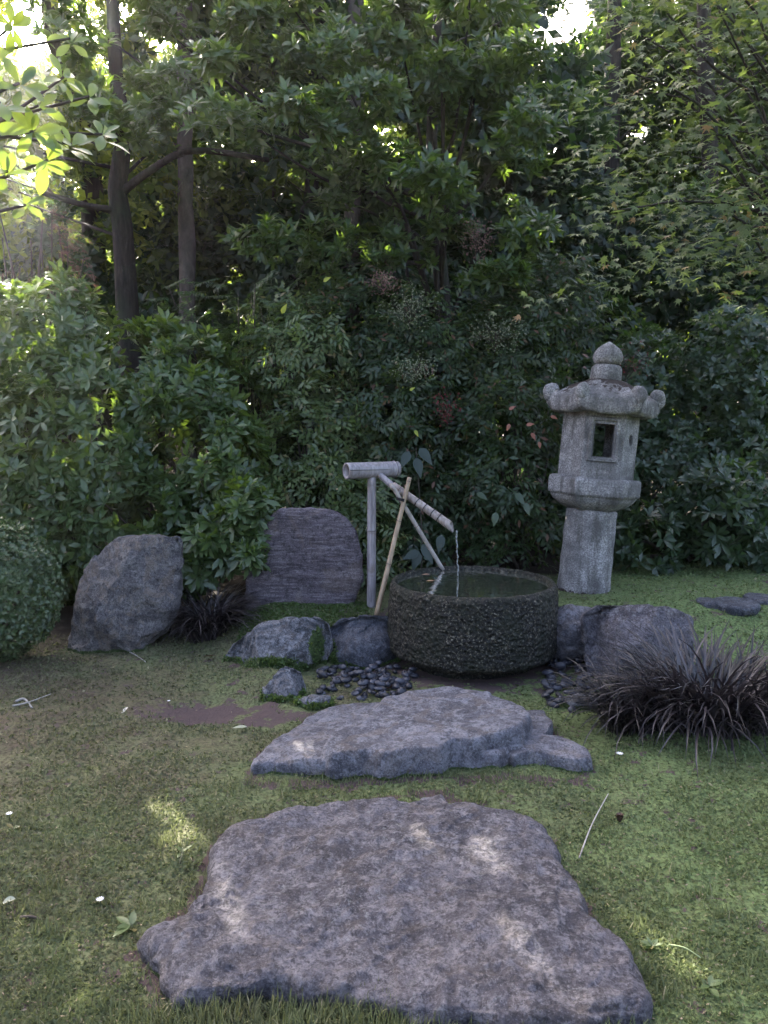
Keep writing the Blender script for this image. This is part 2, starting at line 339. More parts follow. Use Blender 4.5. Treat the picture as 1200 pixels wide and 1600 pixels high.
def soilmask(P):
    s = np.maximum(ell(P, G(330, 1108), .36, .15), ell(P, G(420, 1120), .2, .12))
    s = np.maximum(s, ell(P, (BC[0], BC[1]), .78, .62)*1.0)
    s = np.maximum(s, ell(P, G(210, 1015), .17, .08)*.8)
    RI = rim_dist(P); s = np.maximum(s, np.clip(1.05-RI/.05, 0, 1))
    return s
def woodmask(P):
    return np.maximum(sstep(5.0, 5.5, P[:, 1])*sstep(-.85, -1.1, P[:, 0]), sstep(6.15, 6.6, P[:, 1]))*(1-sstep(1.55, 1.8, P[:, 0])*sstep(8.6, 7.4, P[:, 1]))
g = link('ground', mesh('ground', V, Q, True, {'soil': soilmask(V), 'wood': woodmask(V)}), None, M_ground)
tag(g, 'mossy lawn ground with bare soil patches', None, kind='structure')

hz = mesh('haze', np.array([(x, y, z) for z in (-3, 18) for y in (-45, 95) for x in (-65, 65)], float), np.array([(0, 2, 3, 1), (4, 5, 7, 6), (0, 1, 5, 4), (2, 6, 7, 3), (0, 4, 6, 2), (1, 3, 7, 5)]), False)  # haze volume added to imitate the bright veil of lens flare
M_haze = N('flare_veil_haze'); _v = M_haze.n('ShaderNodeVolumePrincipled'); _v.inputs['Color'].default_value = (.95, .96, 1, 1); _v.inputs['Density'].default_value = .0012; _v.inputs['Anisotropy'].default_value = .8
M_haze.l(_v.outputs[0], M_haze.out.inputs[1]); M_haze = M_haze.m; tag(link('haze', hz, None, M_haze), 'thin haze added to stand in for the lens flare veil', 'haze', kind='stuff')
# ------------------------------------------------------------------ rocks
def resample(P, n):
    P = np.asarray(P, float); C = np.vstack([P, P[:1]]); s = np.concatenate([[0], np.cumsum(np.linalg.norm(np.diff(C, axis=0), axis=1))])
    # light corner rounding
    t = np.linspace(0, s[-1], n, endpoint=False); out = np.stack([np.interp(t, s, C[:, k]) for k in range(2)], 1)
    for _ in range(2): out = (np.roll(out, 1, 0)+out*2+np.roll(out, -1, 0))/4
    return out
def rock_vf(O2, org, A, B, Nn, front, back, kf=3., kb=3., na=170, nf=34, nb=14, amp=.02, sc=3., jit=.02, htop=None, seed=0., facet=.0, flare=0., strata=0., cuts=0):
    """closed body: outline O2 in the plane (org, A, B); front cap bulges along Nn by front (or by htop(a,b)), back cap by -back"""
    O2 = resample(O2, na); c = O2.mean(0); org = np.asarray(org, float)
    rel = O2-c; L = np.linalg.norm(rel, axis=1)
    w = fbm(np.stack([O2[:, 0], O2[:, 1], np.full(na, seed)], 1), 4, 4.)*jit/np.maximum(L, .05); rel = rel*(1+w[:, None])
    tf = np.sin(np.linspace(0.012, 1, nf)*pi/2); pts = []
    for t in tf:
        q = c+rel*t; h = (1-t**kf)**(1/2.2)
        hh = front if htop is None else htop(q[:, 0], q[:, 1])
        pts.append(np.concatenate([q, (h*hh+np.zeros(na))[:, None]], 1))
    for t in np.linspace(0, 1, nb+1)[1:]:
        a = t*pi/2; q = c+rel*(max(cos(a), .0)**(2/kb)+flare*t*(1-t)*4 if t < 1 else .02)
        pts.append(np.concatenate([q, np.full((na, 1), -back*sin(a)**(1.0))], 1))
    W_ = np.vstack(pts); V = org+W_[:, :1]*A+W_[:, 1:2]*B+W_[:, 2:3]*Nn
    Q = ringquads(nf+nb, na)
    Nm = vnormals(V, Q); 
    if (Nm[:na]@Nn).mean() < 0: Nm = -Nm; Q = Q[:, ::-1]
    cap = np.exp(-(np.linspace(0, 1, nf)/.10)**2); wc = np.zeros(len(V)); wc[:nf*na] = np.repeat(cap, na); Nm = unit(Nm*(1-wc[:, None])+Nn*wc[:, None])
    r8 = np.random.default_rng(int(seed)+100); cen = V[:nf*na].mean(0)
    if cuts:
        ext = np.array([np.ptp(V@A), np.ptp(V@B), max(front, .05)*2.2])
        for _ in range(cuts):
            k3 = unit(np.array([r8.normal(0, 1)/ext[0], r8.normal(.15, 1)/ext[1], (.35+abs(r8.normal(0, 1.)))/ext[2]*.8])[None])[0]; nn_ = k3[0]*A+k3[1]*B+k3[2]*Nn
            h = (V-cen)@nn_+fbm(V, 3, 5.)*.005; lim = np.quantile(h[:nf*na], r8.uniform(.80, .95)); V = V-(np.maximum(h-lim, 0)/max(nn_@Nn, .35))[:, None]*Nn*.9*np.concatenate([np.ones(nf*na), np.zeros(len(V)-nf*na)])[:, None]
        hN = (V-org)@Nn; V = V+(np.maximum(-hN, 0)*(np.arange(len(V)) < nf*na))[:, None]*Nn
        Nm = vnormals(V, Q); Nm = unit(Nm*(1-wc[:, None])+Nn*wc[:, None])
    q = V+seed*3.7
    d = fbm(q, 5, sc, .52)*amp + fbm(q, 4, sc*2.2, .55, True)*amp*.35
    if facet:
        u = fbm(q, 3, sc*.55, .5)*3.2; w_ = u-np.floor(u); d = d+(1-np.minimum(1, np.concatenate([np.repeat(np.exp(-(np.linspace(0, 1, nf)/.3)**4), na), np.zeros(len(V)-nf*na)])))*facet*(np.floor(u)+sstep(.86, 1., w_)-u)*.55*amp
    if strata:
        zz = V[:, 2]*26+fbm(q, 3, 1.3)*2.5+V[:, 0]*1.5; d = d+strata*amp*fbm(q*np.array([1., 1., 9.])+(fbm(q, 3, 2.5)*.35)[:, None]*np.array([0, 0, 1.]), 5, 2.0, .6)
    V = V+Nm*d[:, None]
    T = np.stack([np.zeros(na-2, int), np.arange(1, na-1), np.arange(2, na)], 1)
    if np.cross(V[T[:, 1]]-V[T[:, 0]], V[T[:, 2]]-V[T[:, 0]]).sum(0)@Nn < 0: T = T[:, ::-1]
    e = (nf+nb-1)*na; T2 = e+T[:, ::-1]
    return V, Q, np.vstack([T, T2])
def mossmask(V, ells, low=None):
    u, v, _ = proj(V); m = np.zeros(len(V))
    for (cu, cv, ru, rv) in ells: m = np.maximum(m, np.clip(1.5-np.hypot((u-cu)/ru, (v-cv)/rv), 0, 1))
    if low: m = np.maximum(m, sstep(low, low*.2, V[:, 2]-gz(V[:, 0], V[:, 1]))*.75)
    return m
MOSSY = []
def rock_obj(name, parts, mat, label, cat, ells=(), low=.05, group=None):
    V, Fs = join(parts); b = np.array([V[:, 0].mean(), V[:, 1].mean(), V[:, 2].min()])
    mm = mossmask(V, ells, low)
    o = link(name, mesh(name, V-b, Fs, True, {'moss': mm}), None, mat); o.location = b
    if len(ells): MOSSY.append((V, Fs[0], mm))
    return tag(o, label, cat, group)
EX, EY, EZ = np.eye(3)
def flat_rock(pts, hfun, down=.25, **k):
    P = np.array([G(u, v, z) for u, v, z in pts])[:, :2]
    return rock_vf(P, (0, 0, k.pop('z0', .02)), EX, EY, EZ, .1, down, htop=hfun, **k)
def face_rock(px, Y, front, back, tilt=0., **k):
    O = D(px[0][0], px[0][1], Y); P = []
    for u, v in px:
        q = D(u, v, Y); P.append((q[0], q[2]))
    Bv = unit(np.array([0, tilt, 1.])); Nn = unit(np.array([k.pop('yaw', 0.), -1, tilt]))
    return rock_vf(P, (0, Y, 0), EX, EZ, Nn, front, back, **k)

# front stepping stone
a = .10
pts1 = [(345, 1292, a), (365, 1276, a), (420, 1262, a), (480, 1250, a), (560, 1243, a), (640, 1241, a), (655, 1228, a), (690, 1228, a), (706, 1243, a), (745, 1248, a), (800, 1261, a), (842, 1275, a), (866, 1300, a), (872, 1330, a), (890, 1362, .09), (906, 1402, .07), (932, 1444, .06), (965, 1466, .05), (992, 1494, .04), (1005, 1535, .03), (1008, 1578, .02), (990, 1612, .0), (900, 1640, .0), (780, 1630, 0), (660, 1612, 0), (560, 1590, 0), (430, 1575, 0), (330, 1590, 0), (262, 1596, 0), (243, 1545, .02), (243, 1512, .03), (226, 1484, .03), (228, 1458, .06), (270, 1432, .07), (300, 1402, .08), (318, 1362, .09), (328, 1328, .1)]
def h1(x, y):
    p = np.stack([x, y, x*0], 1); return .075+fbm(p, 4, 2.6)*.022+fbm(p, 4, 9.)*.007-.018*sstep(2.1, 1.8, y)
rock_obj('stepping_stone', [flat_rock(pts1, h1, .3, kf=30, kb=6, na=420, nf=120, amp=.030, sc=6., jit=.05, facet=.5, seed=1)], M_slab,
         'large flat purple-grey stone slab nearest the bottom of the photo, dappled with sunlight', 'stepping stone', low=.02)
# second stepping stone: three broken plates of one block and a low ledge
pts2 = [(600, 1086, .10), (640, 1076, .12), (700, 1073, .12), (770, 1080, .12), (812, 1100, .11), (830, 1122, .10), (832, 1150, .05), (818, 1180, .02), (775, 1206, 0), (700, 1206, 0), (640, 1203, 0), (590, 1203, 0), (550, 1212, 0), (500, 1217, 0), (430, 1215, 0), (386, 1213, 0), (392, 1193, .03), (413, 1163, .06), (448, 1140, .07), (482, 1114, .08), (535, 1093, .09)]
def hp(h, sl=0., x0=0.): return lambda x, y: h+sl*(x-x0)+.007*fbm(np.stack([x, y, x*0], 1), 5, 5.)
plb = [(535, 1091, .11), (600, 1083, .13), (700, 1075, .13), (800, 1094, .12), (826, 1122, .10), (822, 1150, .08), (780, 1168, .07), (752, 1184, .05), (690, 1186, .05), (640, 1194, .04), (586, 1198, .04), (548, 1200, .04), (500, 1204, .04), (455, 1200, .04), (425, 1180, .06), (452, 1146, .08), (490, 1115, .10)]
plc = [(606, 1083, .15), (640, 1071, .16), (700, 1068, .16), (770, 1075, .16), (812, 1095, .155), (828, 1116, .15), (822, 1136, .15), (798, 1145, .15), (766, 1147, .15), (742, 1160, .14), (708, 1156, .14), (686, 1172, .13), (640, 1176, .12), (600, 1186, .11), (566, 1180, .11), (520, 1180, .11), (506, 1170, .11), (540, 1138, .12), (574, 1108, .14)]
pl = [(815, 1103, .08), (850, 1104, .08), (864, 1125, .07), (856, 1146, .06), (884, 1156, .05), (916, 1174, .05), (924, 1190, .04), (903, 1206, .01), (868, 1196, .02), (832, 1190, .02), (800, 1205, 0), (770, 1190, 0), (780, 1140, .05)]
K2 = dict(kf=50, kb=6, amp=.012, sc=6, facet=.7)
rock_obj('stepping_stone', [flat_rock(pts2, hp(.055, .02), .25, na=300, nf=60, jit=.05, seed=5, **K2), flat_rock(plb, hp(.078, .045), .05, na=260, nf=60, jit=.06, seed=6, **K2), flat_rock(plc, hp(.118, .035), .05, na=300, nf=60, jit=.06, seed=7, **K2),
         flat_rock(pl, hp(.045), .2, na=180, nf=36, jit=.04, seed=9, **K2)], M_slab2,
         'smooth blue-grey stone slab with broken ledges directly in front of the basin', 'stepping stone', low=.02)
# standing stones
rock_obj('standing_boulder', [face_rock([(180, 840), (212, 836), (276, 842), (279, 900), (274, 950), (262, 985), (240, 1010), (225, 1045), (130, 1060), (104, 1050), (112, 960), (128, 900), (150, 868)], 5.0, .16, .35, .1, kf=5, kb=2.6, na=240, nf=60, amp=.030, sc=4.5, jit=.03, facet=1.3, seed=14, cuts=6)], M_bould,
         'upright craggy grey boulder standing under the big shrub, beside the clipped round bush', 'boulder', low=.04)
rock_obj('standing_slab', [face_rock([(418, 812), (436, 795), (480, 794), (512, 797), (535, 806), (555, 835), (566, 875), (566, 905), (545, 950), (420, 1000), (380, 1000), (378, 950), (390, 880), (398, 840)], 5.38, .05, .30, .12, kf=9, kb=3, na=240, nf=60, amp=.014, sc=3.2, jit=.045, seed=17, strata=.9)], M_layer,
         'upright dark slab with horizontal layers behind the bamboo post', 'stone slab', low=.04)
rock_obj('mossy_boulder', [face_rock([(345, 1030), (362, 1005), (400, 980), (450, 966), (490, 965), (512, 975), (516, 1010), (505, 1050), (495, 1100), (400, 1105), (350, 1070)], 4.66, .20, .25, .35, kf=2.6, kb=2.4, na=220, nf=50, amp=.024, sc=6, jit=.03, facet=1.2, seed=21, cuts=11)], M_midrock,
         'grey lichened boulder with a skirt of green moss left of the basin', 'boulder', [(420, 1052, 75, 26), (380, 1060, 40, 30), (495, 1010, 12, 30)])
rock_obj('dark_boulder', [face_rock([(508, 985), (530, 968), (570, 960), (605, 962), (625, 990), (620, 1060), (590, 1085), (530, 1090), (508, 1060)], 4.78, .16, .22, .25, kf=2.6, kb=2.4, na=180, nf=44, amp=.022, sc=6, jit=.03, facet=1.2, seed=27, cuts=10)], M_darkrock,
         'dark blue-grey boulder wedged between the mossy boulder and the basin', 'boulder', [(560, 1085, 40, 14), (515, 1040, 14, 40)])
rock_obj('pointed_rock', [face_rock([(405, 1100), (412, 1080), (436, 1045), (447, 1040), (470, 1050), (476, 1075), (470, 1110), (450, 1140), (410, 1140)], 4.12, .10, .14, .3, kf=2.6, kb=2.4, na=150, nf=36, amp=.018, sc=9, jit=.02, facet=1.2, seed=31, cuts=8)], M_midrock,
         'small pointed grey rock in front of the mossy boulder, beside the bare soil', 'rock', [(445, 1105, 18, 14)])
rock_obj('small_rock', [face_rock([(458, 1110), (464, 1092), (490, 1084), (518, 1088), (525, 1110), (500, 1140), (465, 1135)], 4.0, .07, .1, .4, kf=2.4, kb=2.4, na=120, nf=28, amp=.016, sc=9, jit=.01, facet=1.2, seed=37)], M_midrock,
         'small lichened rock touching the left back edge of the second stepping stone', 'rock', [(480, 1125, 20, 10)])
rock_obj('flat_rock', [face_rock([(850, 955), (880, 945), (925, 950), (935, 990), (920, 1030), (860, 1035)], 4.75, .16, .25, .5, kf=3, kb=2.4, na=120, nf=30, amp=.016, sc=6, jit=.02, facet=1, seed=41, cuts=6)], M_slab2,
         'low grey rock right behind the basin, below the lantern', 'rock')
rock_obj('broad_boulder', [face_rock([(915, 962), (940, 950), (1000, 946), (1055, 950), (1080, 965), (1084, 1020), (1070, 1095), (930, 1095), (916, 1030)], 4.45, .16, .3, .25, kf=4, kb=3, na=200, nf=44, amp=.018, sc=6, jit=.02, facet=1.1, seed=43, cuts=7)], M_slab,
         'broad flat-topped grey boulder behind the dark grass clump', 'boulder')
rock_obj('small_rock', [face_rock([(878, 1105), (885, 1088), (905, 1082), (932, 1086), (940, 1105), (925, 1125), (885, 1125)], 4.02, .07, .1, .4, kf=2.4, kb=2.4, na=110, nf=26, amp=.014, sc=9, jit=.01, facet=1.2, seed=47)], M_midrock,
         'small round grey rock between the basin and the dark grass clump', 'rock')
rock_obj('foundation_stone', [rock_vf([(BC[0]+.40*cos(t), BC[1]+.0+.36*sin(t)) for t in np.linspace(0, 2*pi, 30, endpoint=False)], (0, 0, 0), EX, EY, EZ, .06, .12, kf=8, kb=4, na=160, nf=20, amp=.02, sc=6, jit=.03, facet=1, seed=51)], M_basin,  # dark stone, its colour deepened to paint the shadow beneath the basin
         'dark footing stone under the round basin', 'stone', low=.0)
for k, (u, v, w, lab) in enumerate(((1150, 941, 32, 'flat dark paving stone set in the moss at the right edge, the nearer one'), (1190, 934, 26, 'flat dark paving stone at the far right edge, the outer one'), (1108, 938, 18, 'small flat dark paving stone in the moss behind the grass clump'))):
    c = G(u, v, .26); s = .0052; z0 = float(gz(c[0], c[1]))
    rock_obj('paving_stone', [rock_vf([(c[0]+w*s*cos(t), c[1]+w*s*1.1*sin(t)) for t in np.linspace(0, 2*pi, 14, endpoint=False)], (0, 0, z0+.004), EX, EY, EZ, .022, .08, kf=8, kb=4, na=80, nf=14, amp=.01, sc=8, jit=.03, seed=60+k)], M_darkrock, lab, 'paving stone', low=.0)

# pebbles round the basin
def pebble_mesh(seed):
    th = np.linspace(0, pi, 9)[1:-1]; ph = np.arange(12)*2*pi/12
    V = np.array([[sin(t)*cos(p), sin(t)*sin(p), cos(t)] for t in th for p in ph]); q = ringquads(7, 12)
    V = np.vstack([V, [0, 0, 1], [0, 0, -1]]); j = np.arange(12); k = (j+1) % 12
    T = np.vstack([np.stack([np.full(12, 84), j, k], 1), np.stack([np.full(12, 85), 72+k, 72+j], 1)])
    V = V*(1+.22*fbm(V+seed*5, 2, 1.3))[:, None]*np.array([1., .72, .5]); return mesh('pebble', V, [q, T])
pm = [pebble_mesh(s) for s in range(5)]
M_peb = N('dark_pebble'); _oi = M_peb.n('ShaderNodeObjectInfo'); M_peb.pbr(M_peb.mix(_oi.outputs['Random'], (.012, .012, .018), (.06, .06, .08)), .5, .5, M_peb.bump(M_peb.noise(M_peb.pos(), 60, 4), .3, .004)); M_peb = M_peb.m
for m_ in pm: m_.materials.append(M_peb)
def pebbles(n, box, label, group):
    placed = []; tries = 0
    while len(placed) < n and tries < 6000:
        tries += 1
        u, v = rng.uniform(box[0], box[1]), rng.uniform(box[2], box[3]); p = G(u, v, .0)
        if np.hypot(p[0]-BC[0], p[1]-BC[1]) < .50: continue
        r = rng.uniform(.022, .040); lvl = 0
        near = [q for q in placed if np.hypot(p[0]-q[0], p[1]-q[1]) < (r+q[3])*.72]
        if len(near) > 2: continue
        z = float(gz(p[0], p[1]))+r*.35+(.022*len(near))
        placed.append((p[0], p[1], z, r)); o = bpy.data.objects.new('pebble', pm[rng.integers(5)]); COL.objects.link(o)
        o.location = (p[0], p[1], z); o.rotation_euler = (rng.normal(0, .25), rng.normal(0, .25), rng.uniform(0, 6.3)); o.scale = (r, r*rng.uniform(.8, 1.1), r*rng.uniform(.8, 1.2))
        tag(o, label, 'pebble', group)
pebbles(95, (495, 655, 1040, 1092), 'dark rounded pebble in the bed at the left foot of the basin', 'pebbles left of the basin')
pebbles(80, (850, 932, 1022, 1108), 'dark rounded pebble in the bed at the right foot of the basin', 'pebbles right of the basin')

# ------------------------------------------------------------------ stone basin
def lathe(prof, na, cx=0., cy=0.):
    th = np.arange(na)*2*pi/na; return np.array([[cx+r*cos(t), cy+r*sin(t), z] for r, z in prof for t in th]), ringquads(len(prof), na)
bas = empty('stone_basin', (BC[0], BC[1], .03), 'round dark wet chiselled stone water basin filled to the brim', 'water basin')
zs = np.linspace(0, 1, 46); out = [(.30, .03), (.40, .035)]+[(.530+.008*sin(pi*t**.8)-.06*(1-min(t/.10, 1))**2.0-.010*max(0, (t-.93)/.07)**2, .045+.46*t) for t in zs]
prof = out+[(.510, .511), (.498, .511), (.488, .505), (.484, .49), (.48, .45), (.47, .38), (.43, .30), (.30, .25), (.01, .24)]
Vb, Qb = lathe(prof, 320); Vb[:, 2] += 0
nb = vnormals(Vb, Qb); nb = nb if (nb[20*320:30*320, :2]*Vb[20*320:30*320, :2]).sum() > 0 else -nb
dd = fbm(Vb*np.array([1, 1, 1.15]), 5, 24., .7)*.014+fbm(Vb, 3, 5.)*.010; wgt = np.repeat([1.]*len(out)+[.45, .35, .3, .2]+[.1]*5, 320)
Vb = Vb+nb*(dd*wgt)[:, None]
link('bowl', mesh('bowl', Vb-np.array([0, 0, .03]), Qb), bas, M_basin)
M_water = water_mat()
th = np.arange(64)*2*pi/64; rr = np.array([0.01, .1, .2, .3, .4, .486])
Vw = np.array([[r*cos(t), r*sin(t), .485-.03] for r in rr for t in th]); link('water', mesh('water', Vw, [ringquads(6, 64), np.array([np.arange(64)])]), bas, M_water)

# ------------------------------------------------------------------ leaf templates
def leaf_tpl(wmax, n=3, shape='ell', fold=.12, curl=.15):
    t = np.linspace(0, 1, n+1); prof = {'ell': np.sin(pi*t**.9)**.8, 'obo': np.sin(pi*t**1.6)**.75, 'ova': np.sin(pi*t**.65)**.9, 'lan': np.sin(pi*t**.85)**1.1}[shape] if False else None
    f = {'ell': lambda x: np.sin(pi*x)**.85, 'obo': lambda x: np.sin(pi*x**1.55)**.75, 'ova': lambda x: np.sin(pi*x**.68)**1.05, 'lan': lambda x: np.sin(pi*x**.9)**1.1}[shape]
    V = [(0, 0, 0)]; T = []; prev = [0]
    for k in range(1, n):
        x = t[k]; w = wmax*float(f(np.array(x))); z = -curl*x*x; b = len(V)
        V += [(-w, x-.02, z+fold*w), (0, x, z), (w, x-.02, z+fold*w)]
        if len(prev) == 1: T += [(0, b+1, b), (0, b+2, b+1)]
        else: p = prev[0]; T += [(p, p+1, b+1), (p, b+1, b), (p+1, p+2, b+2), (p+1, b+2, b+1)]
        prev = [b]*3
        prev = [b, b+1, b+2]
    b = len(V); V.append((0, 1, -curl)); p = prev[0]; T += [(p, p+1, b), (p+1, p+2, b)]
    return np.array(V, float), np.array(T)
def maple_tpl():
    ang = np.radians([-128, -88, -46, 0, 46, 88, 128]); ln = [.42, .72, .9, 1.0, .9, .72, .42]; V = [(0, .1, 0)]; 
    for k, (a_, l) in enumerate(zip(ang, ln)):
        V.append((sin(a_)*l, .1+cos(a_)*l, -.16*l*l))
        for s in (-1, 1): pass
        if k < 6: m_ = (a_+ang[k+1])/2; V.append((sin(m_)*.32, .1+cos(m_)*.32, .02))
    V.append((0, -.05, 0)); n = len(V); T = [(0, k+1, k) for k in range(1, n-1)]+[(0, 1, n-1)]
    return np.array(V, float), np.array(T)
CL = [1]
def whorls(P, Dr, n, L, th=(48, 82), jl=.2, lift=.0):
    CL[0] = n
    K = len(P); Dr = unit(Dr); ref = np.where(np.abs(Dr[:, 2:3]) < .9, [[0, 0, 1.]], [[1., 0, 0]]); A = unit(np.cross(Dr, ref)); B = np.cross(Dr, A)
    ph = (np.arange(n)[None]*2.399+rng.uniform(0, 6.3, (K, 1))+rng.normal(0, .2, (K, n)))
    t = np.radians(rng.uniform(th[0], th[1], (K, n))); t = t*np.linspace(1.08, .75, n)[None]
    d = np.cos(t)[..., None]*Dr[:, None]+np.sin(t)[..., None]*(np.cos(ph)[..., None]*A[:, None]+np.sin(ph)[..., None]*B[:, None])
    nr = unit(Dr[:, None]-(Dr[:, None]*d).sum(-1, keepdims=True)*d)+rng.normal(0, .22, (K, n, 3)); 
    pos = P[:, None]-Dr[:, None]*(rng.uniform(0, .35, (K, n, 1))*L)+d*.04*L
    return pos.reshape(-1, 3), d.reshape(-1, 3), nr.reshape(-1, 3), (L*rng.uniform(1-jl, 1+jl, K*n)*np.tile(np.linspace(1.05, .8, n), K))
def sprays(P, T_, n, L, step=.55, ang=52, nrmref=None, droop=.25):
    CL[0] = n; K = len(P); T_ = unit(T_); nref = unit((nrmref if nrmref is not None else np.tile([0, -.35, 1.], (K, 1)))+rng.normal(0, .25, (K, 3)))
    Sd = unit(np.cross(T_, nref)); nn = np.cross(Sd, T_)
    k = np.arange(n)[None]; side = np.where(k % 2 == 0, 1., -1.)*np.ones((K, n)); s = (k//2)*step*L*np.ones((K, n))
    a = np.radians(ang+rng.normal(0, 8, (K, n))); last = (k == n-1)*np.ones((K, n)) > 0
    a = np.where(last, np.radians(rng.normal(0, 8, (K, n))), a)
    d = np.cos(a)[..., None]*T_[:, None]+(np.sin(a)*side)[..., None]*Sd[:, None]; d = unit(d+np.array([0, 0, -droop])+rng.normal(0, .12, (K, n, 3)))
    pos = P[:, None]+T_[:, None]*s[..., None]+np.array([0, 0, -.25])*droop*(s**2/ (L*n*.3))[..., None]
    nr = nn[:, None]+rng.normal(0, .25, (K, n, 3)); nr = nr-(nr*d).sum(-1, keepdims=True)*d
    return pos.reshape(-1, 3), d.reshape(-1, 3), nr.reshape(-1, 3), L*rng.uniform(.75, 1.15, K*n)
# gaps in the canopy through which the sun reaches the place
SPOTS = [(G(640, 1292, .1), .035), (G(760, 1322, .1), .045), (G(395, 1356, .1), .12), (G(490, 1405, .1), .105), (G(845, 1490, .1), .06),
         (G(375, 1278, .1), .035), (G(285, 1302, 0), .05), (G(262, 1262, 0), .035), (G(385, 1185, 0), .075), (G(365, 1215, 0), .03), (G(478, 1168, .08), .05), (G(1020, 1478, 0), .075), (G(1100, 1545, 0), .05), (G(250, 1330, 0), .03),
         (D(30, 455, 6.3), .32), (D(120, 470, 6.3), .25), (D(230, 500, 6.2), .12), (D(150, 640, 5.6), .1), (D(180, 790, 5.5), .16), (D(90, 700, 5.6), .12), (D(250, 560, 5.8), .1),
         (D(440, 495, 6.4), .08), (D(600, 540, 6.4), .12), (D(720, 330, 6.2), .1), (D(10, 300, 2.9), .12), (D(60, 285, 2.95), .05), (D(150, 225, 3.2), .06), (D(110, 90, 3.3), .07), (D(830, 330, 6.2), .15), (D(960, 290, 5.), .15), (D(620, 180, 6.), .15), (D(1000, 390, 5.), .12), (D(1100, 520, 7.), .25), (D(700, 480, 6.4), .08), (D(350, 150, 6.5), .25), (D(470, 60, 6.5), .15), (D(880, 540, 6.6), .1), (D(640, 640, 6.2), .06), (D(1035, 960, 5.), .1)]
_r = np.random.default_rng(21)
SPOTS += [(D(_r.uniform(150, 880), _r.uniform(30, 470), _r.uniform(6.2, 7.2)), _r.uniform(.07, .17)) for _ in range(75)]+[(D(_r.uniform(0, 340), _r.uniform(450, 700), _r.uniform(5.7, 6.3)), _r.uniform(.08, .18)) for _ in range(30)]+[(D(_r.uniform(-20, 260), _r.uniform(435, 520), _r.uniform(6.1, 6.9)), _r.uniform(.12, .25)) for _ in range(14)]+[(D(_r.uniform(430, 900), _r.uniform(450, 700), 6.2), _r.uniform(.03, .06)) for _ in range(10)]+[(D(_r.uniform(900, 1200), _r.uniform(20, 560), _r.uniform(4.6, 6.5)), _r.uniform(.05, .1)) for _ in range(12)]
def _lands(T0): q = T0-SUN*(T0[2]/SUN[2]); return -1.05 < q[0] < 1.15 and 1.3 < q[1] < 3.9
SPOTS = [s_ for i_, s_ in enumerate(SPOTS) if i_ < 15 or not _lands(s_[0])]
def keep_sun(P, front=.35, L=.1):
    k = np.ones(len(P), bool)
    for i_, (T0, r) in enumerate(SPOTS):
        g_ = (1.0, .52) if i_ < 15 else (.6, .3)
        w = P-T0; t = w@SUN; d = np.linalg.norm(w-t[:, None]*SUN, axis=1); k &= ~((t > front) & (d < r*g_[0]+g_[1]*L))
    return k
_tm = {}
def foliage(thing, pos, d, nr, L, tpl, mat, base, parts=300, minpx=9, sun=True, name='leaf', stuff='foliage', sunfront=.35):
    cl = CL[0]; rv = np.clip(.62*rng.random(len(pos)//cl+1)[np.arange(len(pos))//cl]+.38*rng.random(len(pos)), .002, .998); CL[0] = 1
    if sun:
        k = keep_sun(pos, sunfront, L); pos, d, nr, L, rv = pos[k], d[k], nr[k], L[k], rv[k]
    tv, tt = tpl; d = unit(d); x = unit(np.cross(d, nr)); z = np.cross(x, d); base = np.asarray(base, float)
    u, v, dep = proj(pos); ok = (u > -10) & (u < 1210) & (v > -10) & (v < 1610) & (dep > .3) & (L*1200/np.maximum(dep, .1) >= minpx)
    idx = np.where(ok)[0]; idx = idx[np.argsort(dep[idx]-L[idx]*2)][:parts] if parts else idx[:0]
    sel = np.zeros(len(pos), bool); sel[idx] = True
    if len(idx):
        key = (id(tv), mat.name)
        if key not in _tm: m_ = mesh(name, tv, tt); m_.materials.append(mat); _tm[key] = (m_, tv)
        m_ = _tm[key][0]
        for i in idx:
            o = bpy.data.objects.new(name, m_); l = L[i]; p = pos[i]-base
            o.matrix_basis = Matrix(((x[i, 0]*l, d[i, 0]*l, z[i, 0]*l, p[0]), (x[i, 1]*l, d[i, 1]*l, z[i, 1]*l, p[1]), (x[i, 2]*l, d[i, 2]*l, z[i, 2]*l, p[2]), (0, 0, 0, 1)))
            o.parent = thing; COL.objects.link(o); o.color = (rv[i], 0, 0, 1)
    r = ~sel
    if r.any():
        P_, X_, D_, Z_, L_ = pos[r]-base, x[r], d[r], z[r], L[r]
        Vv = P_[:, None]+L_[:, None, None]*(tv[None, :, :1]*X_[:, None]+tv[None, :, 1:2]*D_[:, None]+tv[None, :, 2:]*Z_[:, None]); k = len(tv)
        T = (tt[None]+(np.arange(len(P_))*k)[:, None, None]).reshape(-1, 3)
        o = link(stuff, mesh(stuff, Vv.reshape(-1, 3), T, True, {'rnd': np.repeat(rv[r], k)}), thing, mat); o['kind'] = 'stuff'
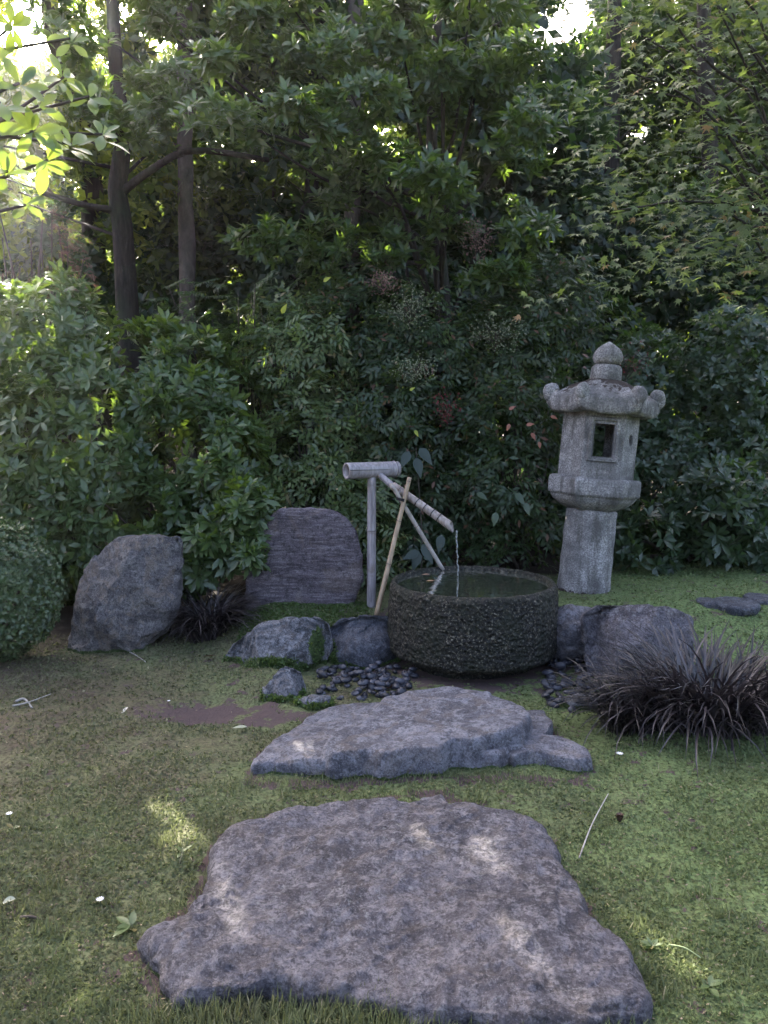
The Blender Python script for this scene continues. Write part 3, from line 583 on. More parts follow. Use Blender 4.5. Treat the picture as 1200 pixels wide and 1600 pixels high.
def blob_tips(blobs, dens, shell=.13, back=.35, lump=.3, up=.35, jit=.45, cutn=-.22):
    """blobs: (u, v, Y, ru, rv, rd) read off the photo, radii in pixels (ru, rv) and metres (rd)"""
    Bs = [(D(u, v, Y), np.array([ru*PX(Y), rd, rv*PX(Y)])) for u, v, Y, ru, rv, rd in blobs]; P, Dn = [], []
    for c, r in Bs:
        n = int(dens*(r[0]*r[1]+r[0]*r[2]+r[1]*r[2])*4.2); q = unit(rng.normal(size=(n, 3)))
        s = 1-np.abs(rng.normal(0, shell, n)); s = s*(1-lump/2+lump*(fbm(q*r+c*3, 3, 3.2)+.5))
        p = c+q*r*s[:, None]; nn = unit(q/r); k = (nn[:, 1] < .25) | (rng.random(n) < back)
        for c2, r2 in Bs:
            if c2 is not c: k &= np.linalg.norm((p-c2)/r2, axis=1) > .72
        P.append(p[k]); Dn.append(nn[k])
    P = np.vstack(P); Dn = np.vstack(Dn); k = P[:, 2] > gz(P[:, 0], P[:, 1])+.03
    k &= fbm(P, 3, 4.5)+.35*fbm(P, 2, 1.7) > cutn
    return P[k], unit(Dn[k]+np.array([0, 0, up])+rng.normal(0, jit, (k.sum(), 3)))
T_rhodo = leaf_tpl(.17, 3, 'obo', .25, .18); T_laur = leaf_tpl(.17, 3, 'ell', .25, .2); T_nan = leaf_tpl(.20, 2, 'ova', .2, .15)
T_box = leaf_tpl(.26, 2, 'ell', .2, .1); T_far = leaf_tpl(.24, 2, 'ell', .2, .2); T_mag = leaf_tpl(.2, 7, 'obo', .22, .22); T_map = maple_tpl(); T_nee = leaf_tpl(.06, 2, 'lan', .1, .3); T_nan2 = leaf_tpl(.24, 5, 'ova', .2, .15)
T_fern = leaf_tpl(.09, 2, 'lan', .2, .2)
def stems(thing, base, roots, targets, r0=.02, mat=None, n=10):
    L = []
    for k in range(n):
        a = roots+np.array([rng.normal(0, .12), rng.normal(0, .08), 0]); b = targets[rng.integers(len(targets))]
        m_ = (a*.5+b*.5)+rng.normal(0, .08, 3); L.append((([a, m_, b], [r0, r0*.6, r0*.25]), dict(n=9, na=6)))
    return tubes('stem', L, mat or M_twig, thing, base)

# ------------------------------------------------------------------ shrubs
def shrub(name, label, cat, blobs, dens, kind, L, mat, tpl, root, n=7, parts=300, group=None, nst=14, **k):
    base = np.array(root, float); t = empty(name, base, label, cat, group)
    P, Dn = blob_tips(blobs, dens, **k)
    if kind == 'w': a_ = whorls(P, Dn, n, L)
    elif kind == 's':
        tang = unit(np.cross(Dn, rng.normal(size=Dn.shape))); T_ = unit(tang*.8+Dn*.55+np.array([0, -.1, -.15])); a_ = sprays(P, T_, n, L, nrmref=Dn+np.array([0, -.3, .5]))
    foliage(t, *a_, tpl, mat, base, parts)
    if nst: stems(t, base, base, P[rng.integers(len(P), size=200)]*.8+base*.2, n=nst)
    return t, P
shrub('broadleaf_shrub', 'large rounded glossy evergreen shrub filling the left side above the standing boulder', 'shrub',
      [(60, 560, 6.6, 190, 118, .8), (230, 610, 6.5, 140, 115, .8), (120, 690, 6.1, 170, 150, .7), (290, 690, 6.3, 120, 150, .7), (350, 740, 6.0, 72, 120, .5), (330, 640, 6.5, 85, 100, .5), (80, 780, 5.9, 130, 90, .5), (200, 800, 5.8, 110, 60, .45), (345, 840, 5.6, 62, 52, .35), (300, 885, 5.6, 45, 45, .3), (150, 850, 5.75, 90, 60, .35), (75, 890, 5.95, 70, 75, .4), (388, 800, 5.45, 40, 58, .28), (395, 860, 5.35, 24, 26, .2)],
      210, 'w', .11, M_rhodo, T_rhodo, (-1.6, 6.4, .1), n=8)
# clipped ball
bc = D(-5, 922, 4.75); bb = empty('boxwood_ball', (bc[0], bc[1], 0), 'clipped round small-leaved bush cut off by the left edge', 'bush')
q = unit(rng.normal(size=(6000, 3))); rB = 100*PX(4.75); q = q[(q[:, 1] < .4)]; Pb = bc+q*rB*(1-np.abs(rng.normal(0, .10, len(q))))[:, None]*(1+.13*fbm(q, 4, 4.))[:, None]*np.array([1, 1, 1.1]); k = Pb[:, 2] > .03
foliage(bb, *whorls(Pb[k], unit(q[k]+[0, 0, .25]), 6, .031, th=(35, 75)), T_box, M_box, (bc[0], bc[1], 0), 300, 5)
tubes('stem', [(([bc*[1, 1, 0]+[rng.normal(0, .04), 0, 0], bc+unit(rng.normal(size=3))*.3], [.02, .006]), dict(n=6, na=6)) for _ in range(14)], M_twig, bb, (bc[0], bc[1], 0))
shrub('nandina_shrub', 'airy pale-green shrub with drooping pointed leaves left of the bamboo post', 'shrub',
      [(470, 560, 6.9, 80, 80, .5), (480, 690, 6.5, 85, 80, .45), (500, 780, 6.2, 85, 75, .35), (570, 850, 6.0, 60, 70, .3)], 200, 's', .074, M_nandp, T_nan, (-.6, 6.3, .2), n=9, shell=.22, lump=.85)
na_, Pn = shrub('nandina_shrub', 'tall dark green bamboo-like shrub with flower sprays directly behind the water spout', 'shrub',
      [(560, 520, 7.2, 110, 90, .5), (660, 570, 7.0, 110, 110, .6), (600, 650, 6.8, 90, 80, .5), (690, 700, 6.8, 80, 90, .4), (640, 800, 6.6, 90, 70, .35), (720, 860, 6.5, 90, 50, .3)], 200, 's', .074, M_nand, T_nan, (.3, 6.9, .25), n=9, shell=.22, lump=.85)
nb_, Pn2 = shrub('nandina_shrub', 'dense bamboo-like shrub with a few red-tinged leaves touching the lantern left side', 'shrub',
      [(790, 560, 7.2, 90, 90, .5), (800, 660, 6.6, 80, 70, .4), (790, 740, 6.4, 75, 70, .35), (820, 840, 6.4, 75, 60, .3), (850, 470, 7.4, 90, 80, .5)], 200, 's', .074, M_nand, T_nan, (1.2, 6.8, .25), n=9, shell=.22, lump=.85)
# coloured single leaves
M_pink = leaf_mat('pink_leaf', (.28, .10, .07), (.42, .20, .12), (.5, .2, .1), .3, .5); M_yel = leaf_mat('yellow_leaf', (.4, .45, .06), (.55, .55, .1), (.6, .65, .08), .5, .5)
def leaves_at(thing, base, L, mat, tpl, lab, ln):
    tv, tt = tpl; m_ = mesh('leaf', tv, tt); m_.materials.append(mat)
    for (u, v, Yd, ang) in L:
        p = D(u, v, Yd); a_ = rad(ang); d = unit(np.array([sin(a_), -.35, cos(a_)])); z = unit(np.array([.1, -1, .45])); x = unit(np.cross(d, z)); z = np.cross(x, d)
        o = bpy.data.objects.new('leaf', m_); q = p-np.array(base); l = ln*rng.uniform(.85, 1.15)
        o.matrix_basis = Matrix(((x[0]*l, d[0]*l, z[0]*l, q[0]), (x[1]*l, d[1]*l, z[1]*l, q[1]), (x[2]*l, d[2]*l, z[2]*l, q[2]), (0, 0, 0, 1))); o.parent = thing; COL.objects.link(o); o['label'] = lab
leaves_at(nb_, (1.2, 6.8, .25), [(822, 664, 5.95, 80), (830, 676, 5.95, 150), (796, 662, 5.95, 200), (860, 650, 5.9, 110), (842, 690, 5.9, 170), (795, 640, 5.9, 60)], M_pink, T_nan2, 'pinkish-red leaf', .066)
leaves_at(na_, (.3, 6.9, .25), [(648, 672, 6.0, 150), (640, 610, 6.1, 60), (668, 848, 5.9, 170)], M_yel, T_nan2, 'bright yellow-green leaf', .06)
leaves_at(na_, (.3, 6.9, .25), [(440, 490, 6.2, 30), (505, 440, 6.3, 60)], M_yel, T_nan2, 'sunlit yellow leaf', .08)
leaves_at(nb_, (1.2, 6.8, .25), [(775, 800, 5.7, 190), (745, 770, 5.8, 120), (820, 785, 5.75, 160), (805, 770, 5.75, 140)], M_nandp, T_nan2, None or 'large pale leaf', .11)
M_big = leaf_mat('large_dark_leaf', (.02, .035, .028), (.04, .06, .045), (.08, .14, .04), .2, .45)
ar = empty('broadleaf_seedling', D(655, 900, 5.75), 'low plant with big dark leaves behind the crossed bamboo canes', 'plant')
leaves_at(ar, tuple(D(655, 900, 5.75)), [(655, 862, 5.7, 250), (655, 862, 5.7, 200), (660, 850, 5.72, 150), (690, 835, 5.8, 190), (650, 715, 5.85, 165), (640, 705, 5.85, 210), (655, 700, 5.85, 140)], M_big, T_nan2, 'large dark leaf', .165)
tubes('stem', [(([D(655, 905, 5.78), D(660, 850, 5.76), D(650, 700, 5.88)], [.006, .003]), dict(n=12, na=5))], M_twig, ar, D(655, 900, 5.75))
# flower panicles and berries
def beads(thing, name, base, u, v, Yd, ru, rv, n, r, mat, label):
    c = D(u, v, Yd); s = PX(Yd); q = rng.normal(size=(n, 3))*.5; q = q[np.linalg.norm(q, axis=1) < 1.3]
    P = c+q*np.array([ru*s, .08, rv*s]); oc = np.array([[1, 0, 0], [-1, 0, 0], [0, 1, 0], [0, -1, 0], [0, 0, 1], [0, 0, -1]], float)*r
    T = np.array([[0, 2, 4], [2, 1, 4], [1, 3, 4], [3, 0, 4], [2, 0, 5], [1, 2, 5], [3, 1, 5], [0, 3, 5]])
    V = (P[:, None]+oc[None]*rng.uniform(.7, 1.3, (len(P), 1, 1))).reshape(-1, 3); Tt = (T[None]+(np.arange(len(P))*6)[:, None, None]).reshape(-1, 3)
    o = link(name, mesh(name, V-np.array(base), Tt), thing, mat); o['label'] = label
    root = c+np.array([0, .06, -rv*s*1.1]); mm = [root+(c-root)*t for t in rng.uniform(.2, 1, 30)]; ss = rng.integers(len(P), size=30)
    o['kind'] = 'stuff'; st = tubes('stalk', [(([root, c], .003), dict(n=4, na=4))]+[(([mm[k], P[ss[k]]], .0015), dict(na=3)) for k in range(30)], M_twig, o, base)
for u, v, Y_, ru, rv, mt, lb in ((640, 478, 6.35, 42, 34, M_pan, 'pale green flower spray'), (775, 520, 6.35, 48, 30, M_pan, 'pale budding flower spray'), (650, 575, 6.2, 35, 22, M_pan, 'small pale flower spray'), (745, 372, 6.3, 30, 32, M_panr, 'brown flower spray'), (598, 440, 6.5, 25, 20, M_panr, 'dull brown flower spray')):
    beads(na_, 'flower_panicle', (.3, 6.9, .25), u, v, Y_, ru, rv, 260, .006, mt, lb)
beads(na_, 'berry_cluster', (.3, 6.9, .25), 700, 640, 6.05, 26, 32, 75, .008, M_red, 'cluster of dark red berries')
beads(nb_, 'berry_cluster', (1.2, 6.8, .25), 980, 570, 6.6, 34, 34, 90, .006, M_red, 'faint dark red berry cluster')

shrub('evergreen_hedge', 'dark leafy shrub mass behind and right of the stone lantern', 'hedge',
      [(1000, 640, 8.0, 130, 120, .6), (1140, 620, 7.8, 120, 130, .7), (1060, 760, 7.5, 120, 110, .5), (1180, 780, 7.2, 90, 120, .5), (930, 800, 7.3, 90, 100, .4)], 260, 'w', .085, M_green, T_far, (2.6, 8, .3), n=7)
shrub('rhododendron', 'pale-leaved low rhododendron at the right edge above the mossy lawn', 'shrub',
      [(1120, 800, 6.7, 90, 80, .4), (1010, 850, 6.7, 60, 60, .3), (1190, 860, 6.6, 60, 50, .3)], 170, 'w', .12, M_green, T_rhodo, (2.7, 6.9, .3), n=7, lump=.5)
# fern-like yew sprays above the big shrub
yw = empty('plum_yew', (-1.3, 7.2, .3), 'dark plum yew with long flat fern-like sprays behind the big left shrub', 'shrub')
P = np.array([D(rng.uniform(250, 470), rng.uniform(440, 560), rng.uniform(6.6, 7.2)) for _ in range(120)])
foliage(yw, *sprays(P, unit(np.stack([rng.normal(.6, .5, 120), rng.normal(-.6, .3, 120), rng.normal(.1, .3, 120)], 1)), 44, .055, step=.22, ang=68, droop=.12), T_fern, M_green, (-1.3, 7.2, .3), 300)
tubes('stem', [(([np.array([-1.3, 7.2, .3]), (p+np.array([-1.3, 7.2, .3]))/2+rng.normal(0, .1, 3), p], [.012, .003]), dict(n=6, na=5)) for p in P[:40]], M_twig, yw, (-1.3, 7.2, .3))
# rusty conifer at the left
rc = (-3.4, 7.6, .2); ru_ = empty('rusty_conifer', rc, 'brown twiggy conifer at the left edge under the magnolia leaves', 'conifer')
P, Dn = blob_tips([(50, 400, 7.6, 95, 75, .5), (100, 430, 7.4, 60, 45, .3)], 260, shell=.25)
foliage(ru_, *sprays(P, unit(Dn+[0, 0, -.7]), 11, .04, step=.3, ang=35), T_nee, M_rust, rc, 300, 7); stems(ru_, np.array(rc), np.array(rc), P, n=18)
# laurel tree: many boughs
lt_base = (.6, 8.2, .35); lt = empty('laurel_tree', lt_base, 'tall glossy laurel with layered leafy boughs filling the upper middle', 'tree')
bo = []
for k in range(150):
    u = rng.uniform(312, 900); v = rng.uniform(-90, 450); Yd = rng.uniform(6.3, 8.2)
    if u < 420 and 250 < v < 480: continue
    if 840 < u and v < 150: continue
    if fbm(np.array([[u/90, v/70, 0.]]), 2, 1.)[0] < -.12: continue
    if k % 6 == 0: u = rng.uniform(90, 300); v = rng.uniform(-60, 210); Yd = rng.uniform(6.8, 8.)
    bo.append((u, v, Yd, rng.uniform(35, 70), rng.uniform(14, 30), rng.uniform(.15, .3)))
P, Dn = blob_tips(bo, 110, shell=.3, back=.6, up=.9)
foliage(lt, *whorls(P, Dn+np.array([.1, -.35, .2]), 7, .115, th=(38, 78)), T_laur, M_laurel, lt_base, 300)
lb = np.array(lt_base); tube('trunk', [lb+[0, 0, -.1], lb+[.05, .1, 2], lb+[-.1, .2, 4], lb+[0, .2, 6]], [.11, .09, .06, .03], M_bark, lt, lb, n=20, na=12, wob=.15)
tubes('branch', [(([lb+[0, .1, rng.uniform(1, 4)], D(b[0], b[1], b[2])*.5+(lb+[0, 0, 3])*.5, D(b[0], b[1], b[2])], [.028, .015, .006]), dict(n=9, na=6)) for b in bo[::5]], M_bark, lt, lb)
# maple, upper right
mb = np.array([3.6, 5.6, .3]); mp = empty('maple_tree', mb, 'green Japanese maple whose drooping sprays fill the upper right corner', 'tree')
sp = []
for k in range(170):
    u = rng.uniform(900, 1300); v = rng.uniform(-120, 470); 
    if (u-900) < 120*abs(sin(v*.021))*(1 if v > 60 else .5) and rng.random() < .8: continue
    sp.append((u, v, rng.uniform(4.0, 5.6)))
P = []; Dm = []
for u, v, Yd in sp:
    c = D(u, v, Yd); n = 24; q = rng.normal(size=(n, 3))*np.array([.2, .2, .04]); q[:, 2] -= .25*np.hypot(q[:, 0], q[:, 1]); P.append(c+q); Dm.append(unit(q*[1, 1, .3]+[-.25, -.35, -.15]+rng.normal(0, .18, (n, 3))))
P = np.vstack(P); Dm = np.vstack(Dm); nm = unit(np.array([-.1, -.45, .8])+rng.normal(0, .3, P.shape))
foliage(mp, P, Dm, nm-(nm*Dm).sum(1, keepdims=True)*Dm, rng.uniform(.036, .064, len(P)), T_map, M_maple, mb, 300)
tube('trunk', [mb, mb+[-.2, -.1, 1.2], mb+[-.35, .1, 2.4], mb+[-.3, 0, 3.6], mb+[-.2, 0, 4.6]], [.09, .07, .045, .02], M_bark, mp, mb, n=18, na=10, wob=.1)
tubes('branch', [(([mb+[-.3, 0, rng.uniform(1.2, 3.6)], (mb+[-.3, 0, 2.8])*.4+D(*s)*.6+rng.normal(0, .08, 3), D(*s)+[0, 0, .02]], [.018, .009, .003]), dict(n=9, na=5)) for s in sp[::4]], M_bark, mp, mb)
# magnolia, upper left (near)
gb = np.array([-2.6, 3.3, 0.]); mg = empty('magnolia_tree', gb, 'magnolia branch with large glowing leaves reaching in from the upper left', 'tree')
tube('trunk', [gb, gb+[.05, 0, 1.5], gb+[0, .05, 2.6], gb+[.1, 0, 3.6]], [.07, .055, .03], M_bark, mg, gb, n=16, na=10)
tips = [(52, 205, 3.0, 8), (12, 268, 2.9, 9), (112, 225, 3.1, 8), (160, 210, 3.25, 8), (100, 120, 3.3, 7), (30, 130, 3.1, 7), (65, 330, 2.95, 0), (-20, 190, 3.0, 8), (-30, 90, 3.1, 8), (20, 40, 3.5, 7), (60, 165, 3.4, 7), (140, 150, 3.5, 7), (40, 320, 2.9, 8), (75, 250, 3.05, 7), (0, 160, 2.9, 7), (110, 60, 3.6, 6)]
A_ = []; Bq = []
for u, v, Yd, n in tips:
    if not n: continue
    c = D(u, v, Yd); dr = unit(np.array([rng.uniform(.1, .6), -.45, rng.uniform(-.1, .5)])); A_.append(whorls(c[None], dr[None], n, .10 if u < 200 else .085, th=(50, 98)))
    root = gb+[.05, 0, rng.uniform(1.9, 2.7)]; Bq.append((([root, (root+c)/2+[0, 0, .06], c], [.016, .009, .005]), dict(n=10, na=6)))
foliage(mg, *[np.concatenate([a_[k] for a_ in A_]) for k in range(4)], T_mag, M_mag, gb, 300, sunfront=.5); tubes('branch', Bq, M_twig, mg, gb)

# ------------------------------------------------------------------ trees beyond
def tree(label, tr, w, Y_, mat, crown, name='forest_tree', L=.15, dens=150, fmat=None, limbs=(), leafn=5, top=9.5, parts=300, cat='tree', gap=True, cull=-.16):
    b = D(tr[0][0], tr[0][1], Y_); b[2] = float(gz(b[0], b[1]))-.05; t = empty(name, b, label, cat, 'trees behind the garden')
    pts = [b]+[D(u, v, Y_) for u, v in tr[1:]]; 
    top_ = pts[-1]+(pts[-1]-pts[-2])*.0; top_[2] = max(top_[2], 0); pts.append(np.array([top_[0], top_[1]+.1, top]))
    r = w*PX(Y_)/2; tube('trunk', pts, [r*1.15, r, r*.9, r*.35], mat, t, b, n=26, na=18, wob=.3)
    for lm in limbs: tube('limb', [D(u, v, y) for u, v, y in lm[0]], [lm[1]*PX(Y_), lm[1]*PX(Y_)*.5], mat, t, b, n=12, na=7, wob=.15)
    C = []
    for cx, cy, cz, rx, ry, rz in crown: C.append((np.array([cx, cy, cz]), np.array([rx, ry, rz])))
    P = []; 
    for c, rr_ in C:
        n = int(dens*rr_[0]*rr_[1]*rr_[2]*4.19); q = unit(rng.normal(size=(n, 3)))*(rng.random((n, 1))**(1/2.2)); P.append(c+q*rr_)
    P = np.vstack(P); f = fbm(P, 3, 1.1); P = P[f > cull]
    if gap: 
        u, v, dp = proj(P); g_ = fbm(np.stack([P[:, 0]*1.3, P[:, 2]*1.3, P[:, 1]*.1], 1), 2, 1.)
        for (gu, gv, gr) in GAPS:
            dr = unit(ray(gu, gv)[None])[0]; w_ = P-CAM; tt_ = w_@dr; dist = np.linalg.norm(w_-tt_[:, None]*dr, axis=1); P = P[(dist > gr*(.8+.9*fbm(P, 3, 2.5)[:])) ]
    foliage(t, *whorls(P, unit(rng.normal(size=P.shape)+[0, -.2, .8]), leafn, L, th=(50, 95)), T_far, fmat or M_far, b, parts)
    ss = P[rng.integers(len(P), size=26)]
    tubes('branch', [(([np.array([pts[-1][0], pts[-1][1], max(1.8, p[2]-.8)])*.85+b*.15*np.array([1, 1, 0])+np.array([0, 0, .15*max(1.8, p[2]-.8)]), p], [.02, .006]), dict(n=5, na=5)) for p in ss[:12]], mat, t, b)
    return t
GAPS = [(40, 50, .62), (95, 100, .2), (400, 5, .10), (790, 240, .07), (862, 60, .27), (905, 20, .22), (845, 125, .12), (1010, 205, .12), (870, 230, .14), (990, 215, .1), (460, 8, .16), (330, 12, .1), (190, 30, .08), (10, 100, .1), (1150, 110, .08), (300, 70, .1)]
tree('straight pale grey trunk rising at the left above the big shrub', [(292, 520), (290, 300), (288, 0)], 25, 8.8, M_barkp, [(-2.6, 9.6, 5.2, 1.5, 1.2, 2.2), (-1.6, 9.8, 6.8, 1.4, 1.2, 1.8)])
tree('dark crooked trunk forking left of the pale straight trunk', [(205, 500), (194, 400), (184, 300), (192, 200), (178, 60)], 29, 8.2, M_bark, [(-3.6, 9.4, 4.6, 1.5, 1.1, 1.4), (-4.6, 9.5, 6.0, 1.6, 1.2, 1.8)], limbs=[([(180, 310, 8.2), (230, 270, 8.1), (300, 235, 8.0), (420, 250, 7.9)], 7), ([(195, 330, 8.2), (130, 320, 8.0), (60, 300, 7.8)], 6)], fmat=M_far2)
tree('tree with a thick leaning trunk behind the sunlit gap at the top left', [(150, 480), (140, 250), (110, 120), (75, 0)], 30, 10.5, M_bark, [(-5.2, 11.2, 5.4, 1.6, 1.3, 2.2), (-6.2, 11.4, 3.6, 1.4, 1.2, 1.6)], fmat=M_far2)
tree('slim grey trunk showing behind the middle of the laurel', [(552, 520), (551, 380), (556, 100)], 27, 9.2, M_barkp, [(-.3, 10.2, 5.0, 1.5, 1.2, 1.8), (.4, 10.3, 6.9, 1.7, 1.3, 1.8)])
tree('dark forked trunk low between the pale trunk and the laurel', [(470, 520), (462, 430), (480, 350), (500, 200)], 36, 9.6, M_bark, [(-1.4, 10.8, 4.4, 1.4, 1.2, 1.7), (-1.2, 11., 6.6, 1.5, 1.3, 1.9)], limbs=[([(450, 400, 9.4), (400, 390, 9.3), (350, 365, 9.2)], 6), ([(480, 360, 9.5), (485, 300, 9.5), (470, 250, 9.5)], 9)])
tree('thin pale trunk right of the dark forked one', [(425, 500), (424, 300), (420, 100)], 14, 10.5, M_barkp, [(-2.2, 12., 5.6, 1.6, 1.3, 2.2)])
tree('tall dark tree left of the bright sky gap near the top right', [(800, 500), (795, 250), (770, 0)], 20, 10.5, M_bark, [(1.3, 11.2, 4.2, 1.3, 1.2, 1.7), (1.3, 11.2, 6.6, 1.5, 1.2, 1.6)], fmat=M_dark)
tree('dark evergreen right of the bright sky gap', [(960, 500), (955, 250), (960, 0)], 22, 11, M_bark, [(3.6, 12.0, 4.4, 1.5, 1.2, 1.8), (3.9, 12.0, 6.7, 1.4, 1.2, 1.7), (2.7, 12.2, 3.2, 1.1, 1., 1.1)], fmat=M_dark)
tree('tree standing behind the maple at the right edge', [(1120, 520), (1110, 300), (1100, 0)], 24, 10, M_bark, [(4.9, 11., 4.2, 1.6, 1.3, 1.9), (5.4, 11., 6.6, 1.7, 1.3, 1.9)])
dk = []
for k in range(30): c_ = D(rng.uniform(260, 880), rng.uniform(0, 440), rng.uniform(9.2, 10.4)); dk.append((c_[0], c_[1], c_[2], rng.uniform(.6, 1.1), .5, rng.uniform(.5, .9)))
tree('dark leafy evergreen closing the gaps behind the laurel', [(640, 520), (645, 250), (640, 0)], 20, 9.9, M_bark, dk, fmat=M_dark, L=.19, dens=95, cull=-.4)
dk = []
for k in range(9): c_ = D(rng.uniform(-60, 330), rng.uniform(190, 430), rng.uniform(10.6, 11.8)); dk.append((c_[0], c_[1], c_[2], rng.uniform(.7, 1.1), .5, rng.uniform(.5, .8)))
for u, v, Yc in ((270, 345, 11.0), (225, 325, 11.2), (315, 360, 10.9), (185, 350, 11.3), (355, 335, 11.0), (255, 290, 11.2), (300, 400, 10.6), (240, 395, 10.7), (340, 290, 11.3), (200, 290, 11.5), (230, 262, 11.0), (200, 245, 11.4), (265, 250, 11.1), (295, 268, 11.3), (165, 268, 11.5), (235, 212, 11.3), (275, 215, 11.6), (190, 205, 11.7), (150, 235, 11.4)):  # leaf clumps added across the sun path to shade the front stone
    c_ = D(u, v, Yc); dk.append((c_[0], c_[1], c_[2], .62, .45, .5))
tree('dark low evergreen between the left trunks, with clumps added to block the sun', [(240, 520), (245, 350), (240, 200)], 18, 11.2, M_bark, dk, fmat=M_dark, L=.2, dens=100, top=5, cull=-.4)
# undergrowth behind the shrubs
for (nm_, lb_, bl) in (('undergrowth_shrub', 'dark shrub in the shade under the left trunks', [(330, 440, 9.8, 190, 120, .6), (120, 420, 9.8, 150, 130, .6), (230, 560, 9.0, 200, 90, .5)]),
                       ('undergrowth_shrub', 'dark shrub in the shade behind the middle of the bamboo-like shrubs', [(560, 470, 9.2, 180, 110, .6), (700, 600, 8.6, 170, 140, .5), (480, 700, 8.0, 140, 140, .4), (640, 800, 7.8, 200, 110, .4)]),
                       ('undergrowth_shrub', 'dark shrub in the shade high behind the lantern', [(860, 400, 9.6, 150, 120, .6), (900, 620, 8.6, 130, 160, .5), (1080, 420, 9.4, 160, 120, .6), (1180, 560, 9., 120, 160, .6), (880, 820, 7.8, 90, 100, .3)])):
    shrub(nm_, lb_, 'shrub', bl, 110, 'w', .14, M_dark, T_far, tuple(np.r_[D(bl[0][0], 600, bl[0][2])[:2], .4]), n=7, parts=150, group='undergrowth shrubs', shell=.3, back=.2)
# far wood
n = 9000; P = np.stack([rng.uniform(-15, 14, n), rng.uniform(14.5, 21, n), rng.uniform(.6, 13, n)], 1)
for (gu, gv, gr) in GAPS[:8]:
    dr = unit(ray(gu, gv)[None])[0]; w_ = P-CAM; tt_ = w_@dr; P = P[np.linalg.norm(w_-tt_[:, None]*dr, axis=1) > gr*1.9]
fw = empty('far_wood', (0, 17, 0), 'mass of distant woodland foliage seen through the garden trees', 'woodland'); fw['kind'] = 'stuff'
foliage(fw, *whorls(P, unit(rng.normal(size=P.shape)+[0, 0, .6]), 5, .36, th=(50, 95)), T_far, M_far, (0, 17, 0), 0)

# ------------------------------------------------------------------ black mondo grass
def clump(cu, cv, Yd, rx, ry, n, L, label, lean=(0, 0)):
    c = G(cu, cv, 0.02); c = np.array([c[0], c[1], float(gz(c[0], c[1]))]); t = empty('dark_grass_clump', c, label, 'ornamental grass')
    temp = []
    for k in range(8):
        m_ = 7; s = np.linspace(0, 1, m_); bend = rng.uniform(.7, 2.3); el = rng.uniform(1.1, 1.5)-s**1.4*bend; dy = np.cos(el); dz = np.sin(el); yy = np.r_[0, np.cumsum((dy[1:]+dy[:-1])/2/(m_-1))]; zz = np.r_[0, np.cumsum((dz[1:]+dz[:-1])/2/(m_-1))]
        tw = rng.normal(0, .14); w = .0050*np.array([.7, 1, 1, .95, .8, .55, .08])/.42
        V = np.concatenate([np.stack([-w+tw*s*s, yy, zz], 1), np.stack([tw*s*s, yy, zz-.004], 1), np.stack([w+tw*s*s, yy, zz], 1)]); T = []
        for i in range(m_-1):
            for a_ in (0, m_): T += [(a_+i, a_+m_+i, a_+m_+i+1), (a_+i, a_+m_+i+1, a_+i+1)]
        me_ = mesh('leaf', V, np.array(T)); me_.materials.append(M_blade); temp.append((V, np.array(T), me_))
    st_v, st_t, off, rn = [], [], 0, []
    for k in range(n):
        a_ = rng.uniform(0, 2*pi); r = np.sqrt(rng.random()); b = np.array([rx*r*cos(a_), ry*r*sin(a_), 0.]); yaw = a_-pi/2+rng.normal(0, .7)
        b[2] = float(gz(c[0]+b[0], c[1]+b[1]))-c[2]; l = L*rng.uniform(.5, 1.3); V, T, me_ = temp[rng.integers(8)]; tilt = rng.normal(0, .18)
        Mx = Matrix.Translation(b) @ Matrix.Rotation(yaw, 4, 'Z') @ Matrix.Rotation(tilt, 4, 'X') @ Matrix.Scale(l, 4)
        if k < 300:
            o = bpy.data.objects.new('leaf', me_); o.matrix_basis = Mx; o.parent = t; COL.objects.link(o)
        else:
            A4 = np.array(Mx); st_v.append(V@A4[:3, :3].T+A4[:3, 3]); st_t.append(T+off); off += len(V); rn.append(np.full(len(V), rng.random()))
    if st_v: o = link('blades', mesh('blades', np.vstack(st_v), np.vstack(st_t), True, {'rnd': np.concatenate(rn)}), t, M_blade); o['kind'] = 'stuff'
clump(1112, 1130, 4, .30, .17, 1200, .47, 'big arching clump of blackish-purple strap grass at the right edge')
clump(985, 1130, 4, .14, .10, 420, .36, 'smaller low clump of blackish strap grass beside the small round rock')
clump(325, 1003, 5, .13, .09, 560, .38, 'dark purple grass clump between the standing boulder and the layered slab')

# ------------------------------------------------------------------ lantern
lan = empty('stone_lantern', (LB[0], LB[1], .2), 'weathered grey granite garden lantern with curled roof corners, leaning slightly', 'stone lantern')
lan.rotation_euler = (rad(-1), rad(4.6), rad(0)); S = PX(5.92)*1.005
def grad(V, k=1.): return V
def poly_lathe(prof, sides, rot, sub=24, rz=0.):
    """prof (r, z): regular polygon rings with subdivided edges; prof r = circumradius"""
    out = []
    na = sides*sub; base = []
    for k in range(sides):
        a0, a1 = rot+2*pi*k/sides, rot+2*pi*(k+1)/sides
        for s in range(sub): t = s/sub; base.append((cos(a0)*(1-t)+cos(a1)*t, sin(a0)*(1-t)+sin(a1)*t))
    base = np.array(base); V = np.vstack([np.c_[base*r, np.full(na, z)] for r, z in prof]); return V, ringquads(len(prof), na), na
def rough(V, Q, amp, sc, seed=0):
    Nm = vnormals(V, Q); return V+Nm*(fbm(V+seed, 4, sc)*amp)[:, None]
def lpart(name, V, Q, moss=None, parent=None, caps=None, mat=None, smooth=True):
    o = link(name, mesh(name, V, [Q]+(caps or []), smooth, {'moss': moss if moss is not None else np.zeros(len(V))}), parent or lan, mat or M_gran); return o
def caps_(nr, na): return [np.array([np.arange(na)[::-1]]), np.array([np.arange(na)+(nr-1)*na])]
